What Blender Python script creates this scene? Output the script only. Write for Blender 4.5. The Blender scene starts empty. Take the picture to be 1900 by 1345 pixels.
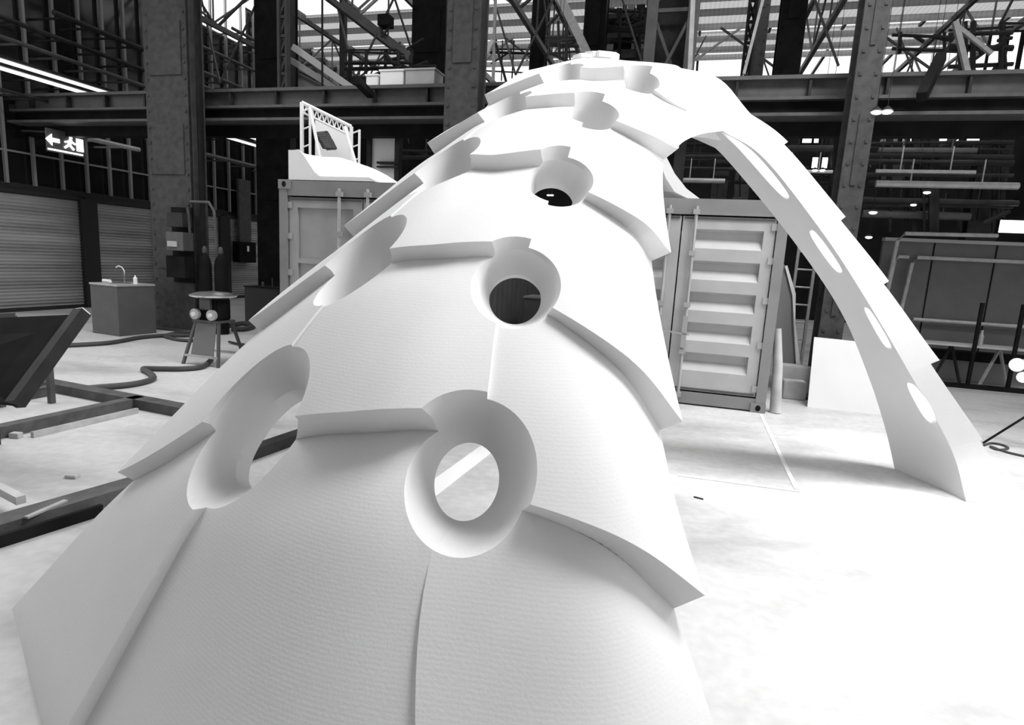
import bpy, bmesh, math, random
import numpy as np
from mathutils import Vector, Matrix
random.seed(7)
S = bpy.context.scene
C = bpy.context.collection

# ------------------------------------------------------------------ camera
FPX = 1110.0
PITCH = math.radians(9.6); ROLL = math.radians(3.2)
EYE = Vector((0, 0, 1.7))
r0 = Vector((1, 0, 0)); f0 = Vector((0, math.cos(PITCH), -math.sin(PITCH))); u0 = Vector((0, math.sin(PITCH), math.cos(PITCH)))
CR = r0 * math.cos(ROLL) + u0 * math.sin(ROLL)
CU = u0 * math.cos(ROLL) - r0 * math.sin(ROLL)
cam = bpy.data.cameras.new('camera'); camo = bpy.data.objects.new('camera', cam); C.objects.link(camo)
cam.sensor_fit = 'HORIZONTAL'; cam.sensor_width = 36; cam.lens = 36 * FPX / 1900; cam.clip_start = 0.02; cam.clip_end = 400
m3 = Matrix((CR, CU, -f0)).transposed()
camo.matrix_world = Matrix.Translation(EYE) @ m3.to_4x4()
S.camera = camo
S.view_settings.view_transform = 'Standard'; S.view_settings.look = 'None'
S.view_settings.exposure = 0.27; S.view_settings.gamma = 1.0; S.view_settings.use_curve_mapping = False

# ------------------------------------------------------------------ light
w = bpy.data.worlds.new('World'); S.world = w; w.use_nodes = True
bg = w.node_tree.nodes['Background']; bg.inputs[0].default_value = (1, 1, 1, 1); bg.inputs[1].default_value = 1.0
def added_light(loc, to, sx, sy, power, spread=180):  # area lights added to shape the lighting; none is a hall fixture
    al = bpy.data.lights.new('added_area_light', 'AREA'); al.shape = 'RECTANGLE'; al.size = sx; al.size_y = sy; al.energy = power; al.spread = math.radians(spread)
    ao = bpy.data.objects.new('added_area_light', al); C.objects.link(ao); ao.location = loc
    ao.rotation_euler = (Vector(to) - Vector(loc)).to_track_quat('-Z', 'Y').to_euler()
added_light((4.0, 4.2, 8.6), (1.2, 2.8, 1.0), 3.5, 3.5, 800)  # added key, standing in for daylight from above right
added_light((4.9, 0.7, 5.2), (4.7, 0.8, 0), 2.2, 2.6, 210, 74)  # added low light that whitens the floor at the right
added_light((-5.6, 7.6, 8.6), (-5.2, 7.0, 0), 5, 4, 210, 120)  # added light to brighten the left work area and containers
added_light((8.6, 4.3, 5.6), (3.4, 5.1, 1.2), 1.5, 1.5, 75, 60)  # added side light for the leg slots and the leg's floor shadow

# ------------------------------------------------------------------ pixel <-> place
def ray(px, py):
    return f0 + CR * ((px - 950) / FPX) + CU * (-(py - 672.5) / FPX)
def P(px, py, Y):
    d = ray(px, py); return EYE + d * (Y / d.y)
def FL(px, py, z=0.0):
    d = ray(px, py); return EYE + d * ((z - EYE.z) / d.z)
A = math.radians(15.2); SA, CA = math.sin(A), math.cos(A)
D2 = Vector((CA, -SA, 0)); D1 = Vector((SA, CA, 0))
def BW(x, y, z): return D2 * x + D1 * y + Vector((0, 0, z))       # hall axes -> world
def WB(p): return (p.dot(D2), p.dot(D1), p.z)
def PB(px, py, yb):                                              # ray meets cross plane at hall depth yb
    d = ray(px, py); t = yb / d.dot(D1); return WB(EYE + d * t)
def PX(px, py, xb):                                              # ray meets long plane at hall offset xb
    d = ray(px, py); t = xb / d.dot(D2); return WB(EYE + d * t)
def FB(px, py, z=0.0): return WB(FL(px, py, z))

# ------------------------------------------------------------------ materials
MATS = {}
def mat(name, v, rough=0.6, metal=0.0, var=0.0, scale=4.0, bump=0.0, bscale=40.0, emit=0.0, stretch=None, ridge=None):
    if name in MATS: return MATS[name]
    m = bpy.data.materials.new(name); m.use_nodes = True; nt = m.node_tree; b = nt.nodes['Principled BSDF']
    b.inputs['Base Color'].default_value = (v, v, v, 1); b.inputs['Roughness'].default_value = rough
    b.inputs['Metallic'].default_value = metal
    tc = nt.nodes.new('ShaderNodeTexCoord'); mp = nt.nodes.new('ShaderNodeMapping'); nt.links.new(tc.outputs['Object'], mp.inputs[0])
    if stretch: mp.inputs['Scale'].default_value = stretch
    if var > 0:
        n = nt.nodes.new('ShaderNodeTexNoise'); n.inputs['Scale'].default_value = scale; n.inputs['Detail'].default_value = 6
        nt.links.new(mp.outputs[0], n.inputs['Vector'])
        r = nt.nodes.new('ShaderNodeMapRange'); r.inputs[1].default_value = 0.3; r.inputs[2].default_value = 0.7
        r.inputs[3].default_value = v * (1 - var); r.inputs[4].default_value = min(1, v * (1 + var))
        nt.links.new(n.outputs[0], r.inputs[0]); nt.links.new(r.outputs[0], b.inputs['Base Color'])
    if bump > 0:
        n2 = nt.nodes.new('ShaderNodeTexNoise'); n2.inputs['Scale'].default_value = bscale; n2.inputs['Detail'].default_value = 3
        nt.links.new(mp.outputs[0], n2.inputs['Vector'])
        bp = nt.nodes.new('ShaderNodeBump'); bp.inputs['Strength'].default_value = bump; bp.inputs['Distance'].default_value = 0.01
        nt.links.new(n2.outputs[0], bp.inputs['Height']); nt.links.new(bp.outputs[0], b.inputs['Normal'])
    if ridge:                                                    # (axis index, scale, strength, darkening)
        wv = nt.nodes.new('ShaderNodeTexWave'); wv.bands_direction = 'XYZ'[ridge[0]]; wv.inputs['Scale'].default_value = ridge[1]
        wv.inputs['Distortion'].default_value = ridge[3] if len(ridge) > 3 else 0.0
        wv.inputs['Detail Scale'].default_value = 2.0
        nt.links.new(tc.outputs['Object'], wv.inputs['Vector'])
        bp2 = nt.nodes.new('ShaderNodeBump'); bp2.inputs['Strength'].default_value = ridge[2]; bp2.inputs['Distance'].default_value = 0.02
        nt.links.new(wv.outputs['Fac'], bp2.inputs['Height'])
        if bump > 0: nt.links.new(bp.outputs[0], bp2.inputs['Normal'])
        nt.links.new(bp2.outputs[0], b.inputs['Normal'])
    if emit > 0:
        b.inputs['Emission Color'].default_value = (1, 1, 1, 1); b.inputs['Emission Strength'].default_value = emit
    MATS[name] = m; return m
FOAM = mat('foam', 0.75, 0.85, var=0.02, scale=3, bump=0.06, bscale=90, ridge=(2, 30, 0.015, 1.2))
FOAM2 = mat('foam_plain', 0.84, 0.85, bump=0.2, bscale=60)
STEEL = mat('dark_steel', 0.026, 0.5, var=0.35, scale=5, bump=0.15)
BLACK = mat('black_steel', 0.012, 0.6, var=0.4, scale=3)
GREYST = mat('grey_steel', 0.075, 0.5, var=0.2, scale=6)
COLM = mat('column_paint', 0.058, 0.6, var=0.25, scale=9, bump=0.2)
RUST = mat('frame_steel', 0.07, 0.55, var=0.4, scale=7, bump=0.2)
GALV = mat('galvanised', 0.45, 0.4, metal=0.3, var=0.15, scale=10)
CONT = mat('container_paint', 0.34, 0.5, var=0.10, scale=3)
CONTD = mat('container_dark_and_shaded', 0.075, 0.5, var=0.15, scale=3)  # shade on container sides put into colour; own tone of gaskets, cabinet
CONTR = mat('container_rail', 0.22, 0.5, var=0.1, scale=3)
SHUT = mat('shutter_slats', 0.42, 0.45, metal=0.2, var=0.25, scale=0.7, stretch=(0.4, 0.4, 3), ridge=(2, 5.0, 0.9))
SHUTF = mat('shutter_frame', 0.018, 0.6)
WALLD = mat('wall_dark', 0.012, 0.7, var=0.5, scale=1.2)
MULL = mat('mullion_paint', 0.24, 0.5)
WHITE = mat('white_paint', 0.85, 0.5)
WBOARD = mat('white_board', 0.80, 0.6, var=0.03, scale=2)
CARD = mat('box_card', 0.45, 0.8, var=0.1)
CUBE = mat('grey_cubicle', 0.09, 0.6, var=0.1)
DCUBE = mat('dark_cubicle', 0.02, 0.6)
ROOFM = mat('roof_sheet', 0.62, 0.7, var=0.12, scale=0.8)
RUBBER = mat('rubber', 0.05, 0.6)
WOOD = mat('timber', 0.42, 0.7, var=0.2, scale=5)
BOOTH = mat('booth_panel', 0.12, 0.6, var=0.08)
for m_ in (BLACK, STEEL, WALLD, COLM): m_.node_tree.nodes['Principled BSDF'].inputs['Specular IOR Level'].default_value = .2
BLACK.node_tree.nodes['Principled BSDF'].inputs['Specular IOR Level'].default_value = .05
LAMPM = mat('lamp_glow', 0.9, 0.5, emit=2.0)
TUBE = mat('tube_glow', 0.9, 0.5, emit=1.1)
CHROME = mat('chrome', 0.7, 0.2, metal=0.9)
TAPE = mat('floor_tape', 0.80, 0.8)
gm = bpy.data.materials.new('skylight_glass'); gm.use_nodes = True
gnt = gm.node_tree; gnt.nodes.remove(gnt.nodes['Principled BSDF']); tb = gnt.nodes.new('ShaderNodeBsdfTransparent')
tb.inputs[0].default_value = (0.97, 0.97, 0.97, 1); gnt.links.new(tb.outputs[0], gnt.nodes['Material Output'].inputs[0])
SKYG = gm
gl = mat('dark_glass', 0.014, 0.12)

def roof_mat():
    m = bpy.data.materials.new('translucent_roof_sheet'); m.use_nodes = True; nt = m.node_tree; b = nt.nodes['Principled BSDF']; b.inputs['Base Color'].default_value = (.5, .5, .5, 1)
    tr = nt.nodes.new('ShaderNodeBsdfTranslucent'); mx = nt.nodes.new('ShaderNodeMixShader'); wv = nt.nodes.new('ShaderNodeTexWave'); tc = nt.nodes.new('ShaderNodeTexCoord')
    mp = nt.nodes.new('ShaderNodeMapping'); mp.inputs['Rotation'].default_value = (0, 0, A); wv.inputs['Scale'].default_value = 2.6
    rr = nt.nodes.new('ShaderNodeMapRange'); rr.inputs[3].default_value = .66; rr.inputs[4].default_value = .76
    nt.links.new(tc.outputs['Object'], mp.inputs[0]); nt.links.new(mp.outputs[0], wv.inputs['Vector']); nt.links.new(wv.outputs['Fac'], rr.inputs[0]); nt.links.new(rr.outputs[0], tr.inputs[0])
    mx.inputs[0].default_value = .92; nt.links.new(b.outputs[0], mx.inputs[1]); nt.links.new(tr.outputs[0], mx.inputs[2]); nt.links.new(mx.outputs[0], nt.nodes['Material Output'].inputs[0]); return m
ROOFT = roof_mat()
def floor_mat():
    m = bpy.data.materials.new('concrete_floor'); m.use_nodes = True; nt = m.node_tree; b = nt.nodes['Principled BSDF']
    tc = nt.nodes.new('ShaderNodeTexCoord')
    n = nt.nodes.new('ShaderNodeTexNoise'); n.inputs['Scale'].default_value = 0.45; n.inputs['Detail'].default_value = 8; n.inputs['Roughness'].default_value = 0.65
    mp = nt.nodes.new('ShaderNodeMapping'); mp.inputs['Scale'].default_value = (1, 2.4, 1); mp.inputs['Rotation'].default_value = (0, 0, A)
    nt.links.new(tc.outputs['Object'], mp.inputs[0]); nt.links.new(mp.outputs[0], n.inputs['Vector'])
    r = nt.nodes.new('ShaderNodeValToRGB'); r.color_ramp.elements[0].position = 0.32; r.color_ramp.elements[0].color = (0.36,) * 3 + (1,)
    r.color_ramp.elements[1].position = 0.52; r.color_ramp.elements[1].color = (0.55,) * 3 + (1,)
    nt.links.new(n.outputs[0], r.inputs[0])
    n2 = nt.nodes.new('ShaderNodeTexNoise'); n2.inputs['Scale'].default_value = 14; n2.inputs['Detail'].default_value = 5
    nt.links.new(tc.outputs['Object'], n2.inputs['Vector'])
    r2 = nt.nodes.new('ShaderNodeMapRange'); r2.inputs[1].default_value = 0.35; r2.inputs[2].default_value = 0.7; r2.inputs[3].default_value = 0.92; r2.inputs[4].default_value = 1.05
    nt.links.new(n2.outputs[0], r2.inputs[0])
    mx = nt.nodes.new('ShaderNodeMix'); mx.data_type = 'RGBA'; mx.blend_type = 'MULTIPLY'; mx.inputs[0].default_value = 1
    nt.links.new(r.outputs[0], mx.inputs[6]); nt.links.new(r2.outputs[0], mx.inputs[7]); nt.links.new(mx.outputs[2], b.inputs['Base Color'])
    b.inputs['Roughness'].default_value = 0.45
    return m

# ------------------------------------------------------------------ mesh helpers
class MB:
    """collects shapes in hall axes ('B') or world axes ('W'); build() makes ONE mesh object"""
    def __init__(s, frame='B'):
        s.v = []; s.f = []; s.fr = frame
    def _a(s, pts, faces):
        o = len(s.v)
        for p in pts: s.v.append(BW(*p) if s.fr == 'B' else Vector(p))
        for f in faces: s.f.append([i + o for i in f])
    def box(s, x0, x1, y0, y1, z0, z1):
        x0, x1 = sorted((x0, x1)); y0, y1 = sorted((y0, y1)); z0, z1 = sorted((z0, z1))
        s._a([(x, y, z) for x in (x0, x1) for y in (y0, y1) for z in (z0, z1)],
             [(0, 1, 3, 2), (4, 6, 7, 5), (0, 4, 5, 1), (2, 3, 7, 6), (0, 2, 6, 4), (1, 5, 7, 3)])
        return s
    def tube(s, pts, r, n=8, r2=None):
        pts = [Vector(p) for p in pts]; rings = []; prev = None
        for i, p in enumerate(pts):
            t = (pts[min(i + 1, len(pts) - 1)] - pts[max(i - 1, 0)]).normalized()
            ref = Vector((0, 0, 1)) if abs(t.z) < 0.9 else Vector((1, 0, 0))
            a = t.cross(ref).normalized(); b = t.cross(a)
            rr = r if r2 is None else r + (r2 - r) * i / (len(pts) - 1)
            rings.append([p + (a * math.cos(k * math.tau / n) + b * math.sin(k * math.tau / n)) * rr for k in range(n)])
        V = [q for rg in rings for q in rg]; Fs = []
        for i in range(len(pts) - 1):
            for k in range(n):
                Fs.append((i * n + k, i * n + (k + 1) % n, (i + 1) * n + (k + 1) % n, (i + 1) * n + k))
        Fs.append(tuple(range(n))[::-1]); Fs.append(tuple((len(pts) - 1) * n + k for k in range(n)))
        s._a([tuple(q) for q in V], Fs); return s
    def bar(s, p, q, wd, dp=None, up=(0, 0, 1)):
        """rectangular bar from p to q"""
        dp = dp or wd; p = Vector(p); q = Vector(q); t = (q - p).normalized(); u = Vector(up)
        if abs(t.dot(u)) > 0.95: u = Vector((1, 0, 0))
        a = t.cross(u).normalized() * wd / 2; b = a.cross(t).normalized() * dp / 2
        V = [tuple(e + i * a + j * b) for e in (p, q) for i, j in ((-1, -1), (1, -1), (1, 1), (-1, 1))]
        s._a(V, [(0, 1, 2, 3), (7, 6, 5, 4), (0, 4, 5, 1), (1, 5, 6, 2), (2, 6, 7, 3), (3, 7, 4, 0)]); return s
    def prism(s, poly, d):
        """polygon (list of 3D) extruded by vector d"""
        n = len(poly); d = Vector(d); V = [tuple(Vector(p)) for p in poly] + [tuple(Vector(p) + d) for p in poly]
        Fs = [tuple(range(n))[::-1], tuple(range(n, 2 * n))] + [(i, (i + 1) % n, n + (i + 1) % n, n + i) for i in range(n)]
        s._a(V, Fs); return s
    def lathe(s, c, prof, n=20):
        """profile [(r,z)] about a vertical axis at c"""
        V = []; Fs = []
        for r, z in prof:
            for k in range(n): V.append((c[0] + r * math.cos(k * math.tau / n), c[1] + r * math.sin(k * math.tau / n), c[2] + z))
        for i in range(len(prof) - 1):
            for k in range(n): Fs.append((i * n + k, i * n + (k + 1) % n, (i + 1) * n + (k + 1) % n, (i + 1) * n + k))
        Fs.append(tuple(range(n))[::-1]); Fs.append(tuple((len(prof) - 1) * n + k for k in range(n)))
        s._a(V, Fs); return s
    def build(s, name, m, parent=None, smooth=False, bevel=0.0):
        me = bpy.data.meshes.new(name)
        if parent is not None: o0 = Vector(parent['_o'])
        else:
            xs = [v.x for v in s.v]; ys = [v.y for v in s.v]; zs = [v.z for v in s.v]
            o0 = Vector(((min(xs) + max(xs)) / 2, (min(ys) + max(ys)) / 2, min(zs)))
        me.from_pydata([tuple(v - o0) for v in s.v], [], s.f)
        bm = bmesh.new(); bm.from_mesh(me); bmesh.ops.recalc_face_normals(bm, faces=bm.faces)
        if bevel > 0:
            bmesh.ops.bevel(bm, geom=[e for e in bm.edges if len(e.link_faces) == 2 and e.calc_face_angle(0) > 0.6], offset=bevel, segments=2, affect='EDGES')
        bm.to_mesh(me); bm.free()
        me.materials.append(m)
        if smooth:
            me.polygons.foreach_set('use_smooth', [True] * len(me.polygons)); me.set_sharp_from_angle(angle=math.radians(35))
        o = bpy.data.objects.new(name, me); C.objects.link(o)
        o['_o'] = tuple(o0)
        if parent is None: o.location = o0
        else: o.parent = parent
        return o
def tag(o, label, cat, group=None):
    o['label'] = label; o['category'] = cat
    if group: o['group'] = group
    return o
def thing(name, label, cat, loc, group=None):
    o = bpy.data.objects.new(name, None); C.objects.link(o); o.location = loc; o['_o'] = tuple(loc); o.empty_display_size = 0.1
    return tag(o, label, cat, group)
def struct(o): o['kind'] = 'structure'; return o
def dup(root, delta, label, group=None):
    r = root.copy(); C.objects.link(r); r.location = root.location + Vector(delta)
    def kids(a, b):
        for ch in list(a.children):
            if ch.name in done: continue
            c = ch.copy(); C.objects.link(c); c.parent = b; done.add(c.name); kids(ch, c)
    done = set(); kids(root, r); r['label'] = label
    if group: r['group'] = group
    return r

# ================================================================== SETTING
struct(MB('W').box(-30, 30, -8, 45, -0.2, 0).build('floor', floor_mat()))
XW = -14.1


# ================================================================== FOAM ARCH
def catmull(p0, p1, p2, p3, t):
    return 0.5 * ((2 * p1) + (-p0 + p2) * t + (2 * p0 - 5 * p1 + 4 * p2 - p3) * t * t + (-p0 + 3 * p1 - 3 * p2 + p3) * t ** 3)
V3 = lambda *a: np.array(a, float)
def pn(px, py, Y): return np.array(P(px, py, Y))
NET = [  # rows foot -> ridge; columns left edge, left holes, middle, right holes, right panels, right edge
 [np.array(FL(22, 1130)), np.array(FL(128, 1398)), V3(-0.80, 1.20, 0), V3(-0.11, 0.97, 0), V3(0.28, 0.93, 0), V3(0.78, 1.06, 0)],
 [pn(240, 888, 2.62), pn(464, 788, 2.22), pn(665, 812, 1.95), pn(868, 878, 1.86), pn(1110, 990, 1.72), pn(1262, 1124, 1.74)],
 [pn(480, 612, 3.15), pn(672, 482, 2.82), pn(815, 486, 2.62), pn(955, 532, 2.55), pn(1135, 668, 2.36), pn(1225, 798, 2.42)],
 [pn(655, 438, 3.95), pn(828, 312, 3.62), pn(922, 318, 3.45), pn(1036, 338, 3.38), pn(1165, 420, 3.22), pn(1209, 484, 3.35)],
 [pn(805, 284, 4.85), pn(935, 205, 4.55), pn(1015, 198, 4.42), pn(1095, 214, 4.38), pn(1190, 266, 4.3), pn(1232, 296, 4.45)],
 [pn(908, 198, 5.75), pn(1042, 144, 5.5), pn(1105, 148, 5.4), pn(1180, 155, 5.35), pn(1240, 190, 5.25), pn(1292, 215, 5.3)],
 [V3(0.10, 6.60, 3.66), V3(0.62, 6.45, 3.73), V3(1.05, 6.40, 3.71), V3(1.50, 6.25, 3.63), V3(1.82, 6.05, 3.50), pn(1382, 212, 5.5)],
 [V3(0.35, 7.30, 3.55), V3(0.85, 7.20, 3.62), V3(1.30, 7.10, 3.58), V3(1.75, 6.95, 3.45), V3(2.1, 6.6, 3.22), pn(1450, 262, 6.0)],
]
NR, NC = len(NET), 6
def net(i, j):
    if i < 0: return 2 * net(0, j) - net(1, j)
    if i >= NR: return 2 * net(NR - 1, j) - net(NR - 2, j)
    if j < 0: return 2 * net(i, 0) - net(i, 1)
    if j >= NC: return 2 * net(i, NC - 1) - net(i, NC - 2)
    return NET[i][j]
def surf(r, c):
    i = min(int(math.floor(r)), NR - 2) if r >= 0 else 0; j = min(max(int(math.floor(c)), 0), NC - 2)
    tr, tcc = r - i, c - j
    return catmull(*[catmull(*[net(i + a, j + b) for b in (-1, 0, 1, 2)], tcc) for a in (-1, 0, 1, 2)], tr)
def nrm(r, c):
    e = 0.02; dr = surf(r + e, c) - surf(r - e, c); dc = surf(r, c + e) - surf(r, c - e)
    n = np.cross(dc, dr); n /= np.linalg.norm(n); return n
TH = 0.27
def rowline(c, k, v):                     # the joints run in a pinwheel about each hole
    if k <= 0 or k >= 6: return k
    if c == 0: return k + (0.18 if k == 1 else 0.08) * v * v
    if c == 1: return k + ((-.05 + .25 * v) if k == 1 else (-.11 + .33 * v))
    return k - 0.06 * (1 - v) ** 2
def seamline(c, r):
    if c == 3 and 0 < r < 1: return c - 1.4 * r * r * (1 - r)
    if c == 3 and 1 < r < 2: return c + 1.3 * (r - 1) * (2 - r) * (1.5 - r)
    return c
def tile_mesh(r_0, r_1, c_0, c_1, off, th=TH, nu=18, nv=16):
    """closed block: outer skin at off(u,v) along the normal, inner skin at -th"""
    outer = []; inner = []
    for a in range(nu + 1):
        for b in range(nv + 1):
            u = a / nu; v = b / nv
            ra, rb = rowline(c_0, r_0, v), rowline(c_0, r_1, v); r = ra + (rb - ra) * u
            cl, ch = seamline(c_0, r), seamline(c_1, r); c = cl + (ch - cl) * v
            p = surf(r, c); n = nrm(r, c)
            o = p + n * off(u, v); q = p - nrm(max(r, 0.45), max(c, 0.35)) * th
            if r_0 == 0 and a == 0: o[2] = 0.0; q[2] = 0.0
            o[2] = max(o[2], 0.0); q[2] = max(q[2], 0.0) if a == 0 or r_0 > 0 else max(q[2], 0.004 * a)
            outer.append(o); inner.append(q)
    N = len(outer); Fs = []; idx = lambda a, b: a * (nv + 1) + b
    for a in range(nu):
        for b in range(nv):
            q = (idx(a, b), idx(a, b + 1), idx(a + 1, b + 1), idx(a + 1, b)); Fs.append(q); Fs.append(tuple(N + k for k in q[::-1]))
    rim = [idx(0, b) for b in range(nv)] + [idx(a, nv) for a in range(nu)] + [idx(nu, b) for b in range(nv, 0, -1)] + [idx(a, 0) for a in range(nu, 0, -1)]
    for k in range(len(rim)):
        i, j = rim[k], rim[(k + 1) % len(rim)]; Fs.append((j, i, N + i, N + j))
    me = bpy.data.meshes.new('foam_block'); me.from_pydata([tuple(p) for p in outer + inner], [], Fs)
    return me
def cutter(center, ax, su, sv, ra, rb, inner=0.5, depth=0.34, above=0.22, n=56, shift=(0, 0)):
    """funnel with an elliptic mouth"""
    V = []; Fs = []
    levels = [(above, 1.0 + 0.35 * above / 0.25), (0.0, 1.0), (-0.09, 0.86), (-0.19, 0.66), (-depth * 0.85, inner), (-depth - 0.1, inner * 0.97)]
    for (d, k) in levels:
        for i in range(n):
            t = i * math.tau / n
            V.append(center + ax * d + su * (math.cos(t) * ra * k + shift[0] * min(0, d)) + sv * (math.sin(t) * rb * k + shift[1] * min(0, d)))
    for l in range(len(levels) - 1):
        for i in range(n): Fs.append((l * n + i, l * n + (i + 1) % n, (l + 1) * n + (i + 1) % n, (l + 1) * n + i))
    Fs.append(tuple(range(n))[::-1]); Fs.append(tuple((len(levels) - 1) * n + i for i in range(n)))
    me = bpy.data.meshes.new('cut'); me.from_pydata([tuple(p) for p in V], [], Fs)
    bm = bmesh.new(); bm.from_mesh(me); bmesh.ops.recalc_face_normals(bm, faces=bm.faces); bm.to_mesh(me); bm.free()
    return bpy.data.objects.new('cut', me)
def cut_mesh(me, cuts):
    bm = bmesh.new(); bm.from_mesh(me); bmesh.ops.recalc_face_normals(bm, faces=bm.faces); bm.to_mesh(me); bm.free()
    if not cuts: return me
    o = bpy.data.objects.new('tmp', me); C.objects.link(o)
    for c in cuts:
        md = o.modifiers.new('b', 'BOOLEAN'); md.operation = 'DIFFERENCE'; md.solver = 'EXACT'; md.object = c
    dg = bpy.context.evaluated_depsgraph_get(); dg.update()
    out = bpy.data.meshes.new_from_object(o.evaluated_get(dg)); out.name = 'foam_block'
    bpy.data.objects.remove(o)
    return out
# funnels: (row, col, ra, rb)
HOLES = {}
# (row, col, half width, half length, lean of the inner mouth across, along)
HS = [(1, 3, .21, .28, .12, -.35), (2, 3, .18, .265, -.05, -.78), (3, 3, .175, .29, .1, -1.0), (4, 3, .18, .29, 0, -.35), (5, 3, .18, .28, 0, 0),
      (1, 1, .29, .35, .75, -.1), (2, 1, .22, .33, .4, 0), (3, 1, .21, .34, .2, 0), (4, 1, .20, .33, 0, 0), (5, 1, .18, .30, 0, 0)]
for (r, c, ra, rb, s1, s2) in HS:
    p = surf(r, c); n = nrm(r, c)
    sv = surf(r + .02, c) - surf(r - .02, c); sv -= n * sv.dot(n); sv /= np.linalg.norm(sv); su = np.cross(sv, n); su /= np.linalg.norm(su)
    k = cutter(p, n, su, sv, ra, rb, inner=0.54 if (r, c) == (1, 3) else (.74 if r in (2, 3) and c == 3 else .64), shift=(s1, s2)); C.objects.link(k); HOLES[(r, c)] = k
arch_o = Vector((1.2, 3.6, 0))
arch = thing('foam_arch', 'large white arch of overlapping carved foam blocks with round holes, filling the hall foreground', 'arch', arch_o)
def add_block(me, parent=arch, m=FOAM):
    me.transform(Matrix.Translation(-Vector(parent['_o'])))
    me.materials.clear(); me.materials.append(m)
    for p in me.polygons: p.use_smooth = True
    me.set_sharp_from_angle(angle=math.radians(28))
    o = bpy.data.objects.new('foam_block', me); C.objects.link(o); o.parent = parent; return o
HR = {0: 0.0, 1: .085, 2: .09, 3: .10, 4: .11, 5: .13, 6: .0}
cols = [(0, 1, 'l'), (1, 3, 'c'), (3, 5, 'r')]
for r in range(0, 7):
    for (ca, cb, kind) in cols:
        h = HR[r]
        if r == 0 and kind == 'l': off = lambda u, v: 0.055 * v * (1 - u) ** 0.7
        elif r == 0 and kind == 'r': off = lambda u, v: 0.028 * (1 - v) ** 3 * (1 - u)
        elif r == 0: off = lambda u, v: 0.0
        elif kind == 'r': off = lambda u, v, h=h: (h if h < .12 else .08) * (1 - u) * (0.35 + 0.8 * v)
        elif kind == 'l': off = lambda u, v, h={1: .06, 2: .07, 3: .085, 4: .09, 5: .11, 6: 0}[r]: h * (1 - u) * (1.0 - 0.3 * v)
        else: off = lambda u, v, h={1: .045, 2: .055, 3: .07, 4: .065, 5: .08, 6: 0}[r]: h * (1 - u) * (0.9 + 0.3 * v)
        if kind == 'r' and r == 5: off = lambda u, v: .05 * (1 - u) * (1 - v)
        dip = {'c': .11, 'r': .025, 'l': .02}[kind] if r == 0 else {'c': .02, 'r': 0, 'l': .01}[kind]
        if r < 5: off = (lambda f, dip: lambda u, v: f(u, v) - dip * max(0, (u - .6) / .4) ** 2)(off, dip)
        me = tile_mesh(r, r + 1, ca, cb, off, nv=16 if kind == 'l' else 24)
        cs = [HOLES[k] for k in HOLES if ca <= k[1] <= cb and r <= k[0] <= r + 1]
        add_block(cut_mesh(me, cs))
for k in HOLES.values(): bpy.data.objects.remove(k)

# --- right leg, block by block: F inner front edge, O stepped outer front edge, Lf far inner edge
FE = [(1341, 243, 5.25), (1418, 294, 5.12), (1528, 434, 4.98), (1603, 549, 4.92), (1687, 691, 4.84), (1764, 831, 4.78)]
LE = [(1297, 250, 5.85), (1352, 300, 5.70), (1472, 447, 5.52), (1559, 576, 5.46), (1612, 700, 5.44), (1643, 797, 5.45)]
OE = [(1380, 203, 5.40), (1455, 268, 5.25), (1560, 409, 5.05), (1640, 527, 4.95), (1727, 675, 4.84), (1818, 817, 4.74)]
OC = [None, (1463, 259), (1573, 395), (1651, 520), (1749, 660), (1832, 815)]     # raised corners at the bottom of each block
fF = FL(1793, 931); fL = FL(1660, 870); fO = FL(1895, 953)
Fp = [np.array(P(*p)) for p in FE] + [np.array(fF)]
Lp = [np.array(P(*p)) for p in LE] + [np.array(fL)]
Op = [np.array(P(*p)) for p in OE] + [np.array(fO)]
def spl(pts, i, t):
    g = lambda k: pts[k] if 0 <= k < len(pts) else (2 * pts[0] - pts[1] if k < 0 else 2 * pts[-1] - pts[-2])
    return catmull(g(i - 1), g(i), g(i + 1), g(i + 2), t)
def leg_block(i, raise_top, raise_bot, nseg=10, nw=8, cut=None):
    """block between station i and i+1; cross-section F-L inner, O-K outer"""
    V = []; Fs = []
    for a in range(nseg + 1):
        t = a / nseg; f = spl(Fp, i, t); l = spl(Lp, i, t); o = spl(Op, i, t)
        d = (o - f); dn = d / np.linalg.norm(d); o = o + dn * (raise_top + (raise_bot - raise_top) * t)
        k = l + (o - f) * np.array([1, 1, 1]) * 0.92
        if i == 5 and a == nseg: o[2] = k[2] = 0
        for b in range(nw + 1):
            s = b / nw; bul = math.sin(s * math.pi) * 0.04
            q = f + (l - f) * s + dn * bul; V.append(q)
        for b in range(nw + 1):
            s = b / nw; bul = math.sin(s * math.pi) * 0.08
            q = o + (k - o) * s + dn * bul; V.append(q)
        for q in V[-2 * (nw + 1):]:
            q[2] = max(q[2], 0.0)
            if i == 5 and a == nseg: q[2] = 0.0
    W = 2 * (nw + 1); ring = list(range(nw + 1)) + [nw + 1 + b for b in range(nw, -1, -1)]
    for a in range(nseg):
        for k in range(len(ring)):
            i0, i1 = ring[k], ring[(k + 1) % len(ring)]
            Fs.append((a * W + i0, a * W + i1, (a + 1) * W + i1, (a + 1) * W + i0))
    for a in (0, nseg):
        for b in range(nw): Fs.append((a * W + b, a * W + b + 1, a * W + nw + 2 + b, a * W + nw + 1 + b))
    me = bpy.data.meshes.new('foam_block'); me.from_pydata([tuple(p) for p in V], [], Fs)
    return me
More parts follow.
